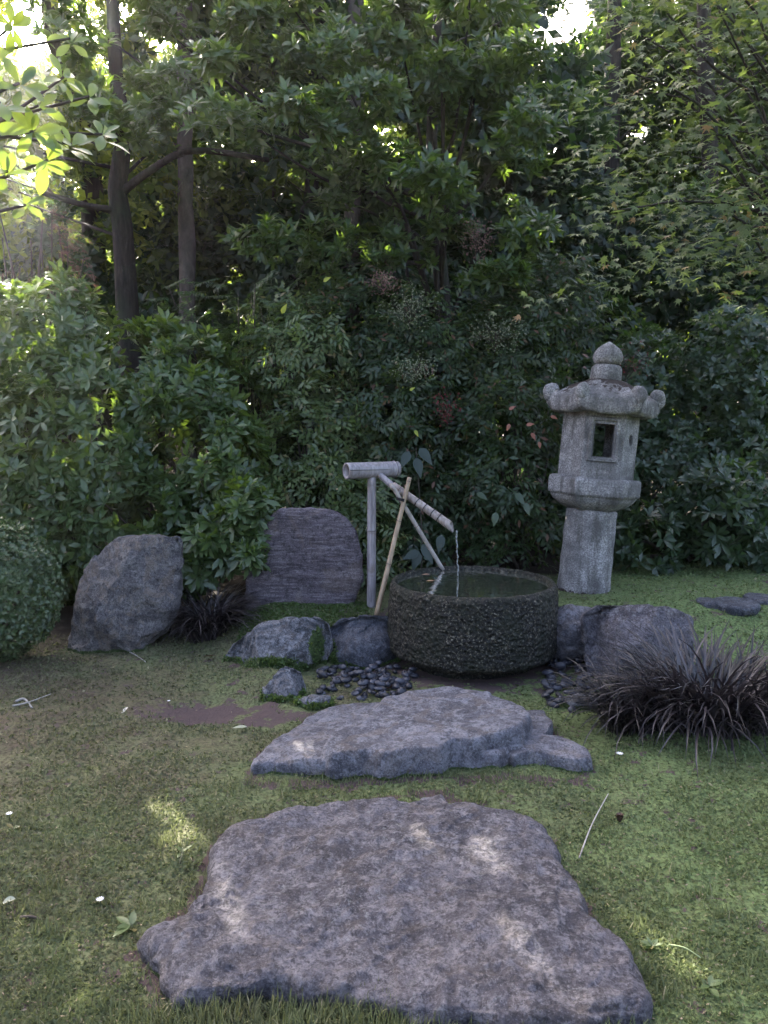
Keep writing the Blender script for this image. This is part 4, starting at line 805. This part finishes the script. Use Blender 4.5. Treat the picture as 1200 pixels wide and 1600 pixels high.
# pillar
prof = [(41*S-(41-39)*S*t+.002*sin(t*20), 132*S*t) for t in np.linspace(0, 1, 40)]; prof[-1] = (36*S, 132*S); prof.insert(-1, (38.5*S, 130*S)); prof = [(41*S, -.15)]+prof
V, Q = lathe(prof, 90); V = rough(V, Q, .0035, 22); lpart('pillar', V, Q, caps=caps_(len(prof), 90), moss=sstep(.06, .0, V[:, 2])*.7)
rot6 = rad(-120-8)
z0 = 131*S
prof = [(38*S, z0), (50*S, z0+6*S), (62*S, z0+14*S), (66*S, z0+20*S), (67*S, z0+23*S), (70.5*S, z0+24*S), (71*S, z0+28*S), (71*S, z0+44*S), (70*S, z0+49*S), (66*S, z0+51*S), (30*S, z0+51.5*S)]
V, Q, na = poly_lathe(prof, 6, rot6, 20); ic = np.linspace(0, 1, 2)
V = rough(V, Q, .010, 12, 3); lpart('platform', V, Q, caps=caps_(len(prof), na))
# fire box: six faces, the front one with a framed window, right one with a round hole
fb = lpart('fire_box', *poly_lathe([(50*S, z0+50*S), (50*S, z0+51*S)], 6, rot6, 2)[:2], caps=caps_(2, 12))
zb, zt = z0+51*S, z0+51*S+99*S; Rf = 58*S
def vtx(k, r=1.): a_ = rot6+k*pi/3; return np.array([cos(a_)*Rf*r, sin(a_)*Rf*r])
def panel(k, hole, nm):
    """one wall of the box as a thick sheet with an optional opening, built from a grid"""
    A0, A1 = vtx(k), vtx(k+1); nrm = unit(((A0+A1)/2)[None])[0]; nu, nz = 40, 60; parts_ = []; V = []; keep = []
    U_, Z_ = np.meshgrid(np.linspace(0, 1, nu+1), np.linspace(0, 1, nz+1)); inside = hole(U_, Z_)
    dpt = np.where(inside == 2, 0., 0.)+np.where(inside == 1, .018, 0.)
    def place(dep):
        xy = A0[None, None]*(1-U_[..., None])+A1[None, None]*U_[..., None]+nrm*(dep[..., None]); return np.concatenate([xy, (zb+(zt-zb)*Z_)[..., None]], -1).reshape(-1, 3)
    Vo = place(dpt); n_ = fbm(Vo, 4, 16.)*.004; Vo = Vo+np.r_[nrm, 0]*n_[:, None]; Vi = place(np.full(U_.shape, -.05)); m_ = nu+1
    # real openings: drop the cells of the hole and wall their edges
    i, j = np.meshgrid(np.arange(nz), np.arange(nu), indexing='ij'); cin = (inside[:-1, :-1] == 2) & (inside[1:, 1:] == 2) & (inside[1:, :-1] == 2) & (inside[:-1, 1:] == 2)
    q = np.stack([i*m_+j, i*m_+j+1, (i+1)*m_+j+1, (i+1)*m_+j], -1)[~cin]; nV = len(Vo); qi = q[:, ::-1]+nV
    from collections import Counter
    E = Counter(); 
    for f in q:
        for a_, b_ in ((0, 1), (1, 2), (2, 3), (3, 0)): E[(min(f[a_], f[b_]), max(f[a_], f[b_]))] += 1
    ed = []
    for f in q:
        for a_, b_ in ((0, 1), (1, 2), (2, 3), (3, 0)):
            if E[(min(f[a_], f[b_]), max(f[a_], f[b_]))] == 1: ed.append((f[b_], f[a_], f[a_]+nV, f[b_]+nV))
    Va = np.vstack([Vo, Vi]); o = lpart(nm, Va, np.vstack([q, qi, np.array(ed)]), parent=fb, smooth=False)
    for p_ in o.data.polygons: pass
def h_front(u, z):
    r = np.zeros(u.shape, int); r[(u > .20) & (u < .80) & (z > .20) & (z < .90)] = 0
    fr = (u > .12) & (u < .88) & (z > .26) & (z < .92); inn = (u > .22) & (u < .78) & (z > .33) & (z < .85); r[fr] = 1; r[(u > .20) & (u < .80) & (z > .31) & (z < .87)] = 0; r[inn & (u > .24) & (u < .76)] = 2; return r
def h_round(u, z): return np.where(np.hypot((u-.5)*.6, (z-.62)) < .10, 2, 0)
def h_none(u, z): return np.zeros(u.shape, int)
for k in range(6): panel(k, [h_front, h_round, h_none, h_front, h_round, h_none][k], 'wall_panel')
# roof: hexagonal umbrella with upturned curls, mossy on top
zr = zt-2*S; sub = 22; base = []; 
na = 6*sub; th_ = []; edge = []
for k in range(6):
    for s in range(sub): t = s/sub; a0, a1 = rot6+k*pi/3, rot6+(k+1)*pi/3; p_ = np.array([cos(a0)*(1-t)+cos(a1)*t, sin(a0)*(1-t)+sin(a1)*t]); base.append(p_); edge.append(min(t, 1-t)*2)
base = np.array(base); edge = np.array(edge); rise = (1-edge)**3
rings = []
Rr = 87*S
for r, z, w in ((.35, 2, 0), (.62, 1, .1), (.88, -1, .5), (.965, 0, .9), (1., 4, 1.), (1.01, 13, 1.), (1., 22, 1.), (.97, 26, 1.0), (.90, 28, .8), (.80, 30, .4), (.70, 37, .2), (.60, 43, .1), (.48, 48, 0), (.36, 52, 0), (.27, 54, 0), (.20, 55, 0), (.05, 56, 0)):
    rings.append(np.c_[base*Rr*r, zr+S*(z+w*rise*9)])
V = np.vstack(rings); Q = ringquads(len(rings), na); Nm = vnormals(V, Q); sgn = np.sign((Nm[5*na:7*na, :2]*V[5*na:7*na, :2]).sum()); 
V = V+sgn*Nm*(fbm(V, 4, 10.)*.016+fbm(V, 3, 30.)*.006)[:, None]
ridx = np.repeat(np.arange(len(rings)), na); ms = np.where(ridx >= 8, .36+.40*sstep(8, 12, ridx)+.6*fbm(V, 3, 7.), 0.)
roof = lpart('roof', V, Q, ms, caps=caps_(len(rings), na))
for k in range(6):
    a_ = rot6+k*pi/3; d_ = np.array([cos(a_), sin(a_), 0]); t_ = np.array([-sin(a_), cos(a_), 0]); c = d_*Rr*.93+[0, 0, zr+28*S]
    th1 = np.linspace(.02, pi-.02, 22); ph1 = np.arange(28)*2*pi/28; c = d_*Rr*.92+[0, 0, zr+29*S]
    V_ = np.array([[sin(a1)*cos(b1), sin(a1)*sin(b1), cos(a1)] for a1 in th1 for b1 in ph1]); V_ = np.sign(V_)*np.abs(V_)**.85; Q_ = ringquads(22, 28)
    V_ = c+V_[:, :1]*d_*12.5*S+V_[:, 1:2]*t_*(10*S)+V_[:, 2:]*EZ*14*S; V_ = V_+unit(V_-c)*(fbm(V_, 4, 13.)*.022)[:, None]
    link('corner_curl', mesh('corner_curl', V_, [Q_]+caps_(22, 28), True, {'moss': np.clip(.35*fbm(V_, 2, 9.), 0, 1)}), roof, M_gran)
zf = zr+52*S
prof = [(22*S, zf), (24*S, zf+3*S), (23.5*S, zf+12*S), (23*S, zf+20*S), (20*S, zf+24*S), (17*S, zf+26*S), (10*S, zf+26.5*S)]
V, Q = lathe(prof, 48); V = rough(V, Q, .008, 14, 7); lpart('neck_ring', V, Q, caps=caps_(len(prof), 48))
z1 = zf+26*S; prof = [(14*S, z1), (20*S, z1+2*S), (22.5*S, z1+8*S), (22.5*S, z1+14*S), (20*S, z1+20*S), (15*S, z1+26*S), (8*S, z1+31*S), (3*S, z1+34*S), (.5*S, z1+35.5*S)]
V, Q = lathe(prof, 48); V = rough(V, Q, .006, 14, 9); lpart('finial', V, Q, caps=caps_(len(prof), 48))

# ------------------------------------------------------------------ bamboo spout
M_node = plain('bamboo_node', (.07, .05, .045), .6, .2)
def loop(c, ax, r, rw, mat, parent, base, nm='wire_wrap'):
    ax = unit(ax[None])[0]; A = unit(np.cross(ax, [0, 0, 1.])[None])[0]; B = np.cross(A, ax); t = np.arange(25)*2*pi/24; tube(nm, c+r*(np.cos(t)[:, None]*A+np.sin(t)[:, None]*B), rw, mat, parent, base, na=5, cap=False)
def bamboo(name, p0, p1, r0, r1, mat, parent, base, nodes=(), hollow=(False, False), wall=.22, na=24, shear=(0., 0.)):
    p0 = np.asarray(p0, float); p1 = np.asarray(p1, float); ax = unit((p1-p0)[None])[0]; Ln = np.linalg.norm(p1-p0); s = np.unique(np.r_[np.linspace(0, 1, 18), [x+d_ for x in nodes for d_ in (-.012, -.004, .004, .012)]]); s = s[(s >= 0) & (s <= 1)]
    ref = np.array([0, 0, 1.]) if abs(ax[2]) < .9 else np.array([0, -1., 0]); A = unit(np.cross(ax, ref)[None])[0]; B = np.cross(A, ax); rings = []
    def ring(x, r, shr=0.): t = np.arange(na)*2*pi/na; return p0+ax*(x*Ln)+r*(np.cos(t)[:, None]*A+np.sin(t)[:, None]*B)+ax*(shr*(-np.sin(t)))[:, None]*r
    def R_(x): 
        r = r0+(r1-r0)*x
        for nd in nodes:
            if abs(x-nd) < .006: r *= 1.07
        return r
    if hollow[0]: rings += [ring(.3/ max(Ln, .3)*.4, R_(0)*(1-wall)), ring(0, R_(0)*(1-wall), shear[0])]
    for x in s: rings.append(ring(x, R_(x), shear[0]*(x == 0)+shear[1]*(x == 1)))
    if hollow[1]: rings += [ring(1, R_(1)*(1-wall), shear[1]), ring(1-.12/Ln, R_(1)*(1-wall))]
    for nd in nodes: loop(p0+ax*(nd*Ln), ax, R_(nd)*.995, .0022, M_node, parent, base, 'node_ring')
    V = np.vstack(rings); return link(name, mesh(name, V-np.asarray(base), [ringquads(len(rings), na)]+caps_(len(rings), na)), parent, mat)
pb = D(580, 945, 5.36); pb[2] = .2; sp_ = empty('bamboo_spout', pb, 'grey bamboo water spout on an upright post beside the basin', 'water spout')
bamboo('post', D(580, 960, 5.36), D(581, 740, 5.36), 7.3*PX(5.36), 6.8*PX(5.36), M_bam, sp_, pb, nodes=(.60,))
hb = bamboo('crosspiece', D(541, 736, 5.26), D(621, 733, 5.46), 13*PX(5.36), 12.6*PX(5.36), M_bam, sp_, pb, hollow=(True, False), nodes=(.93,), wall=.25)
a0, a1 = D(548, 734, 5.265)+[0, -13.0*PX(5.36), 0], D(621, 733, 5.455)+[0, -12.6*PX(5.36), 0]
tube('split_line', [a0, a1], .0022, M_cord, sp_, pb, n=3, na=6)
bamboo('inner_pipe', D(583, 733, 5.40), D(628, 772, 5.20), 4.8*PX(5.3), 5.4*PX(5.3), M_bam, sp_, pb)
s0, s1 = D(614, 758, 5.24), D(706, 823, 5.06)
chan = bamboo('outer_pipe', s0, s1, 5.8*PX(5.2), 7.0*PX(5.1), M_bamw, sp_, pb, nodes=(.12, .55), hollow=(True, True), wall=.2, shear=(0, .9))
for f in (.42, .55, .68, .79): loop(s0+(s1-s0)*f, s1-s0, (5.8+(7.0-5.8)*f)*PX(5.15)*1.04, 0.0032, M_cord, sp_, pb)
loop(D(584, 735, 5.385), D(628, 772, 5.20)-D(583, 733, 5.40), 6.6*PX(5.35), .003, M_cord, sp_, pb, 'collar')
# crossed canes
c1b = D(588, 962, 4.98); c1 = empty('bamboo_cane', c1b, 'tan bamboo cane leaning up to the right, propping the spout', 'bamboo cane')
bamboo('cane', D(588, 962, 4.98), D(640, 746, 5.16), 4.2*PX(5.1), 3.4*PX(5.1), M_bamtan, c1, c1b, nodes=(.37, .68, .97), na=14)
c2b = D(692, 890, 5.44); c2 = empty('bamboo_cane', c2b, 'paler thin bamboo cane crossing the tan one and ending behind the basin rim', 'bamboo cane')
bamboo('cane', D(692, 890, 5.30), D(611, 756, 5.12), 3.4*PX(5.1), 3.4*PX(5.1), M_bampale, c2, c2b, nodes=(.52,), na=14)
kx = D(626, 781, 5.11); cordo = empty('cord_tie', kx, 'black cord knot tying the two crossed canes together', 'cord')
for k in range(4): loop(kx+np.array([0, .02, (k-1.5)*.005]), np.array([.25, .1, 1.]), .028, .0028, M_cord, cordo, kx, 'cord_turn')
# falling water
M_stream = N('falling_water'); _b = M_stream.pbr((.9, .93, .95), .05, .8); _b.inputs['Transmission Weight'].default_value = .75; _b.inputs['IOR'].default_value = 1.33; M_stream = M_stream.m
w0, w1 = D(713, 829, 5.04), HIT; t = np.linspace(0, 1, 40)[:, None]; Pw = w0*(1-t)+w1*t; Pw[:, 0] += .003*np.sin(t[:, 0]*25); Pw[:, 2] -= 0
Vs, Qs, Ts = tube_vf(Pw, 1., na=8); Vs = None
rs = .0042*(1+.45*np.sin(np.linspace(0, 60, 40)))*np.linspace(1.2, .8, 40); V_, Q_, T_ = tube_vf(Pw, rs, na=8)
ws = link('water_stream', mesh('water_stream', V_, [Q_, T_]), None, M_stream); tag(ws, 'thin stream of water falling from the spout into the basin', 'water stream')

# ------------------------------------------------------------------ moss, grass and small litter
n = 250000
yy = 1.25/(1-rng.random(n)*(1-1.25/8.5)); xx = rng.uniform(-.62, .62, n)*yy*1.05
P = np.stack([xx, yy, gz(xx, yy)], 1); m_ = soilmask(P)+fbm(P, 4, 9., .7)*.9; wd = woodmask(P); k = (m_ < .5) & (wd < .6); P = P[k]
dn = fbm(P, 3, 4.)*.5+.5; P = P[rng.random(len(P)) < np.clip((dn-.18)*2.4+.25*fbm(P, 2, 22.), .06, 1)]; ln = len(P)
dep = np.hypot(P[:, 0], P[:, 1]); gs = rng.random(ln) < .22
L = np.where(gs, rng.uniform(.014, .034, ln), rng.uniform(.007, .017, ln))*(.75+.15*dep)
dd = unit(np.stack([rng.normal(0, 1, ln), rng.normal(0, 1, ln), np.where(gs, rng.uniform(.6, 1.6, ln), rng.uniform(.15, .9, ln))], 1)); wq = np.where(gs, .0016, L*.30)*(.7+.1*dep)
sd = unit(np.cross(dd, unit(rng.normal(size=(ln, 3)))))
tip = P+dd*L[:, None]; mid = P+dd*(L*.5)[:, None]
V = np.stack([P-[0, 0, .002], mid+sd*wq[:, None], tip, mid-sd*wq[:, None]], 1).reshape(-1, 3); Q = np.arange(ln*4).reshape(-1, 4)
o = link('moss_and_grass', mesh('moss_and_grass', V, Q, True, {'rnd': np.repeat(rng.random(ln), 4)}), None, M_tuft); tag(o, 'short moss and fine grass covering the lawn', 'moss', kind='stuff')
# moss pads on rocks
Vm, rn = [], []
for Vr, Fq, mm in MOSSY:
    w = mm+fbm(Vr, 3, 14.)*.5; idx = np.where(w > .6)[0]
    if len(idx):
        c = Vr[rng.choice(idx, 5200)]+rng.normal(0, .006, (5200, 3)); Vm.append(c)
Pm = np.vstack(Vm)
ub = [(rng.uniform(380, 575), rng.uniform(905, 975)) for _ in range(9000)]; Pe = np.array([D(u, v, 5.2) for u, v in ub]); ye = rng.uniform(4.85, 5.45, 9000); Pe = np.stack([Pe[:, 0], ye, gz(Pe[:, 0], ye)], 1); Pm = np.vstack([Pm, Pe]); ln = len(Pm)
dd = unit(rng.normal(size=(ln, 3))+[0, -.3, .9]); L = rng.uniform(.012, .022, ln); sd = unit(np.cross(dd, rng.normal(size=(ln, 3)))); wq = L*.33
V = np.stack([Pm, Pm+dd*(L*.5)[:, None]+sd*wq[:, None], Pm+dd*L[:, None], Pm+dd*(L*.5)[:, None]-sd*wq[:, None]], 1).reshape(-1, 3)
M_mosp = leaf_mat('moss_leaflet', (.035, .055, .018), (.08, .13, .035), (.2, .3, .05), .3, .6)
o = link('rock_moss', mesh('rock_moss', V, np.arange(ln*4).reshape(-1, 4), True, {'rnd': np.repeat(rng.random(ln), 4)}), None, M_mosp); tag(o, 'cushion moss on the boulders and bank beside the basin', 'moss', kind='stuff')
n = 5200; yy = 1.3/(1-rng.random(n)*(1-1.3/6.0)); xx = rng.uniform(-.62, .62, n)*yy*1.05; P = np.stack([xx, yy, gz(xx, yy)+.006], 1); d_ = unit(rng.normal(size=(n, 3))*[1, 1, .15]); sd = unit(np.cross(d_, rng.normal(size=(n, 3))*[.3, .3, 1])); L = rng.uniform(.005, .02, n)**1.0; wq = rng.uniform(.0009, .003, n)
V = np.stack([P, P+d_*(L*.5)[:, None]+sd*wq[:, None], P+d_*L[:, None], P+d_*(L*.5)[:, None]-sd*wq[:, None]], 1).reshape(-1, 3)
M_deb = N('dry_litter_bit'); M_deb.pbr(M_deb.mix(M_deb.rnd(), (.06, .042, .028), (.32, .25, .17)), .8, .2); M_deb = M_deb.m
o = link('dry_litter', mesh('dry_litter', V, np.arange(n*4).reshape(-1, 4), True, {'rnd': np.repeat(rng.random(n), 4)}), None, M_deb); tag(o, 'tiny dry leaf bits and needles scattered over the moss', 'litter', kind='stuff')
# longer grass in front of the front stone and here and there
def grass_mesh(cs, n, Lr, name, label):
    Vg, Fg, rr_, off = [], [], [], 0
    for (u, v, ru, rv) in cs:
        for _ in range(n):
            p = G(u+rng.normal(0, ru), v+rng.normal(0, rv), .0); p[2] = float(gz(p[0], p[1])); yaw = rng.uniform(0, 6.3); l = rng.uniform(*Lr); w = rng.uniform(.0012, .0022)
            h = np.array([cos(yaw), sin(yaw), 0]); sdv = np.array([-sin(yaw), cos(yaw), 0]); b = rng.uniform(.3, 1.3); s = np.linspace(0, 1, 5)
            cp = p+h*(np.sin(s*b)*l*.6)[:, None]+EZ*(np.cos(s*b*.9)*s*l)[:, None]; ww = w*(1-s**2*.95)
            V = np.concatenate([cp-sdv*ww[:, None], cp+sdv*ww[:, None]]); F_ = [(i, i+5, i+6, i+1) for i in range(4)]; Vg.append(V); Fg.append(np.array(F_)+off); off += 10; rr_.append(np.full(10, rng.random()))
    o = link(name, mesh(name, np.vstack(Vg), np.vstack(Fg), True, {'rnd': np.concatenate(rr_)}), None, M_tuft); tag(o, label, 'grass', kind='stuff')
grass_mesh([(u, 1625+12*sin(u), 40, 14) for u in range(250, 1000, 45)]+[(560, 1590, 50, 10), (480, 1588, 50, 10), (560, 1580, 30, 12), (330, 1600, 40, 10), (400, 1595, 50, 10), (620, 1600, 30, 10)], 170, (.04, .085), 'long_grass', 'longer grass growing against the near edge of the front stone')
grass_mesh([(rng.uniform(0, 1200), rng.uniform(1220, 1600), 12, 5) for _ in range(80)]+[(u, 1218, 30, 4) for u in range(430, 800, 60)]+[(1000, 985, 60, 12), (1140, 975, 60, 15), (470, 935, 50, 12), (640, 1235, 40, 5)], 24, (.025, .055), 'scattered_grass', 'scattered finer grass tufts in the moss')
Vg, Fg, rr_, off = [], [], [], 0
for c_ in RIM:
    for _ in range(9):
        a_ = rng.uniform(0, 6.3); x_, y_ = c_+np.array([cos(a_), sin(a_)])*rng.uniform(0, .05); p = np.array([x_, y_, float(gz(x_, y_))-.002]); l = rng.uniform(.015, .045); w = rng.uniform(.0009, .002); h = np.array([cos(a_*3), sin(a_*3), 0]); sdv = np.array([-h[1], h[0], 0]); s_ = np.linspace(0, 1, 4); b = rng.uniform(.3, 1.3)
        cp = p+h*(np.sin(s_*b)*l*.6)[:, None]+EZ*(np.cos(s_*b*.9)*s_*l)[:, None]; ww = w*(1-s_**2*.95); Vg += [cp-sdv*ww[:, None], cp+sdv*ww[:, None]]; Fg.append(np.array([(i, i+4, i+5, i+1) for i in range(3)])+off); off += 8; rr_.append(np.full(8, rng.random()))
o = link('edge_grass', mesh('edge_grass', np.vstack(Vg), np.vstack(Fg), True, {'rnd': np.concatenate(rr_)}), None, M_tuft); tag(o, 'fine grass fringing the edges of the two stepping stones', 'grass', kind='stuff')
# litter
def litter(name, label, cat, u, v, z, ln, wd, mat, yaw, curl=.3, fold=.5, up=.012):
    p = G(u, v, z); p[2] = max(float(gz(p[0], p[1])), z)+up; tv, tt = leaf_tpl(wd, 6, 'ell', fold, curl); V = tv*ln; o = link(name, mesh(name, V-V.mean(0), tt), None, mat); o.location = p; o.rotation_euler = (rng.normal(0, .15), rng.normal(0, .15), rad(yaw)); return tag(o, label, cat)
M_dry = plain('dry_brown_leaf', (.30, .17, .11), .6, .3, 40); M_pale = plain('bleached_leaf', (.62, .55, .45), .6, .2, 40); M_grl = plain('grey_green_leaf', (.25, .27, .2), .6, .2, 40); M_wht = plain('white_petal', (.75, .74, .76), .6, .1, 60); M_lime = plain('fallen_lime_leaf', (.30, .36, .18), .6, .2, 40)
litter('fallen_leaf', 'brown dry leaf lying on moss left of the mossy boulder', 'leaf', 328, 1037, .0, .10, .22, M_dry, 95, .1, .2, .03)
litter('fallen_leaf', 'curled pale dry leaf at the right front foot of the second stone', 'leaf', 800, 1196, .0, .085, .3, M_pale, 70, .5, .8, .02)
litter('fallen_leaf', 'grey leaf on the lawn at the left edge', 'leaf', 14, 1412, .0, .04, .3, M_grl, 120, .3, .5)
litter('fallen_leaf', 'thin yellowish leaf on the moss left of the soil patch', 'leaf', 195, 1113, .0, .055, .15, M_pale, 160, .3, .5)
litter('fallen_leaf', 'pale green leaf under the dark grass clump', 'leaf', 963, 1166, .0, .06, .35, M_lime, 60, .1, .2)
litter('fallen_leaf', 'greyish leaf at the edge of the soil patch', 'leaf', 375, 1142, .0, .08, .2, M_grl, 80, .1, .2, .02)
for k, (u, v, lab) in enumerate(((665, 898, 'small tan leaf floating on the water, the farther of two'), (672, 908, 'small tan leaf floating on the water, the nearer of two'))):
    p = G(u, v, .487); tv, tt = leaf_tpl(.32, 5, 'ell', .1, .05); o = link('floating_leaf', mesh('floating_leaf', (tv-[0, .5, 0])*.058, tt), None, M_dry); o.location = p+[0, 0, .003]; o.rotation_euler = (0, 0, rad(88-8*k)); tag(o, lab, 'leaf')
def flower(u, v, r, label, nm='white_flower'):
    p = G(u, v, .0); p[2] = float(gz(p[0], p[1])); t = empty(nm, p, label, 'flower'); Vg, T, off = [], [], 0
    for k in range(11):
        a_ = k*2*pi/11; tv, tt = leaf_tpl(.2, 2, 'ell', .1, -.1); c_, s_ = cos(a_), sin(a_); Rm = np.array([[c_, -s_, 0], [s_, c_, 0], [0, 0, 1]]); Vg.append((tv*r)@Rm.T+[0, 0, .03]); T.append(tt+off); off += len(tv)
    link('petals', mesh('petals', np.vstack(Vg), np.vstack(T)), t, M_wht); tube('stalk', [(0, 0, -.01), (0, 0, .03)], .0015, M_tuft, t, n=3, na=5)
flower(15, 1282, .014, 'small white flower on the lawn at the left edge'); flower(157, 1420, .014, 'small white flower beside a dark tuft left of the front stone'); flower(968, 1186, .018, 'white flower fallen beneath the dark grass clump')
flower(264, 1101, .010, 'tiny white petal on the moss before the soil patch', 'white_petal')
def rosette(u, v, L, n, label, mat=None):
    p = G(u, v, .0); p[2] = float(gz(p[0], p[1])); t = empty('weed_rosette', p, label, 'weed'); foliage(t, *whorls(np.array([p+[0, 0, .012]]), np.array([[0, 0, 1.]]), n, L, th=(66, 88)), leaf_tpl(.22, 4, 'ell', .2, .1), mat or M_nandp, p, 300, 4, sun=False)
rosette(205, 1452, .06, 6, 'small broad-leaved weed beside the left corner of the front stone'); rosette(20, 1296, .035, 7, 'weed rosette below the white flower at the left edge'); rosette(285, 1338, .04, 6, 'weed beside the upper left side of the front stone')
rosette(1018, 1482, .028, 16, 'sunlit pale weed at the right side of the front stone', M_nandp); rosette(48, 1370, .02, 5, 'tiny round weed in the left lawn'); rosette(1108, 1548, .04, 7, 'bright green weed near the lower right corner')
# dry stalk, twigs, cone
def twig(name, label, pts, r, mat, cat='twig'):
    P = [];
    for u, v, h in pts: q = G(u, v, 0.); q[2] = float(gz(q[0], q[1]))+h; P.append(q)
    b = P[0].copy(); o = tube(name, np.array(P), r, mat, None, b, n=14, na=6); o.location = b; return tag(o, label, cat)
twig('dry_stalk', 'long pale dry stalk standing at the right of the front stone', [(905, 1335, .0), (925, 1295, .03), (950, 1255, .05)], [.003, .0018], M_bampale, 'stalk')
M_gtw = plain('grey_twig', (.30, .28, .26), .8, .2, 40)
twig('fallen_twig', 'forked grey twig on the moss at the left', [(20, 1108, .01), (45, 1102, .012), (80, 1090, .015)], [.006, .002], M_gtw)
twig('fallen_twig', 'short thick grey twig beside the forked one', [(25, 1100, .008), (38, 1096, .01), (50, 1108, .008)], [.008, .005], M_gtw)
twig('fallen_twig', 'pale thin twig on the mossy hump by the standing boulder', [(203, 1026, .01), (215, 1033, .012), (228, 1040, .008)], [.004, .002], M_bampale)
twig('fallen_twig', 'thin green stalk lying right of the front stone', [(1045, 1480, .01), (1070, 1490, .02), (1095, 1500, .01)], [.002, .0015], M_lime)
twig('dead_root', 'short brown root lying in the left lawn', [(32, 1434, .005), (50, 1437, .01), (66, 1440, .004)], [.006, .003], M_twig)
pc = G(968, 1283); pc[2] = float(gz(pc[0], pc[1])); cn = empty('pine_cone', pc, 'small brown open cone on the moss right of the front stone', 'cone'); Vg, T, off = [], [], 0
for k in range(34):
    t_ = k/34; a_ = k*2.4; r = .008+.016*sin(pi*(.15+.8*t_)); q, tt = pebble_mesh(0).vertices, None; break
tv, tt = leaf_tpl(.45, 3, 'ell', .3, -.3)
for k in range(38):
    t_ = k/38; a_ = k*2.4; r = .022*sin(pi*(.12+.8*t_)); d_ = unit(np.array([[cos(a_), sin(a_), .5]]))[0]; x_ = unit(np.cross(d_, EZ)[None])[0]; z_ = np.cross(x_, d_)
    Vg.append(np.array([0, 0, .004+.03*t_])+(tv[:, :1]*x_+tv[:, 1:2]*d_+tv[:, 2:]*z_)*r); T.append(tt+off); off += len(tv)
link('scales', mesh('scales', np.vstack(Vg), np.vstack(T)), cn, plain('cone_scale', (.10, .06, .045), .7, .3, 80))
print('TRIS', sum(len(m.polygons) for m in bpy.data.meshes), 'OBJ', len(bpy.data.objects))
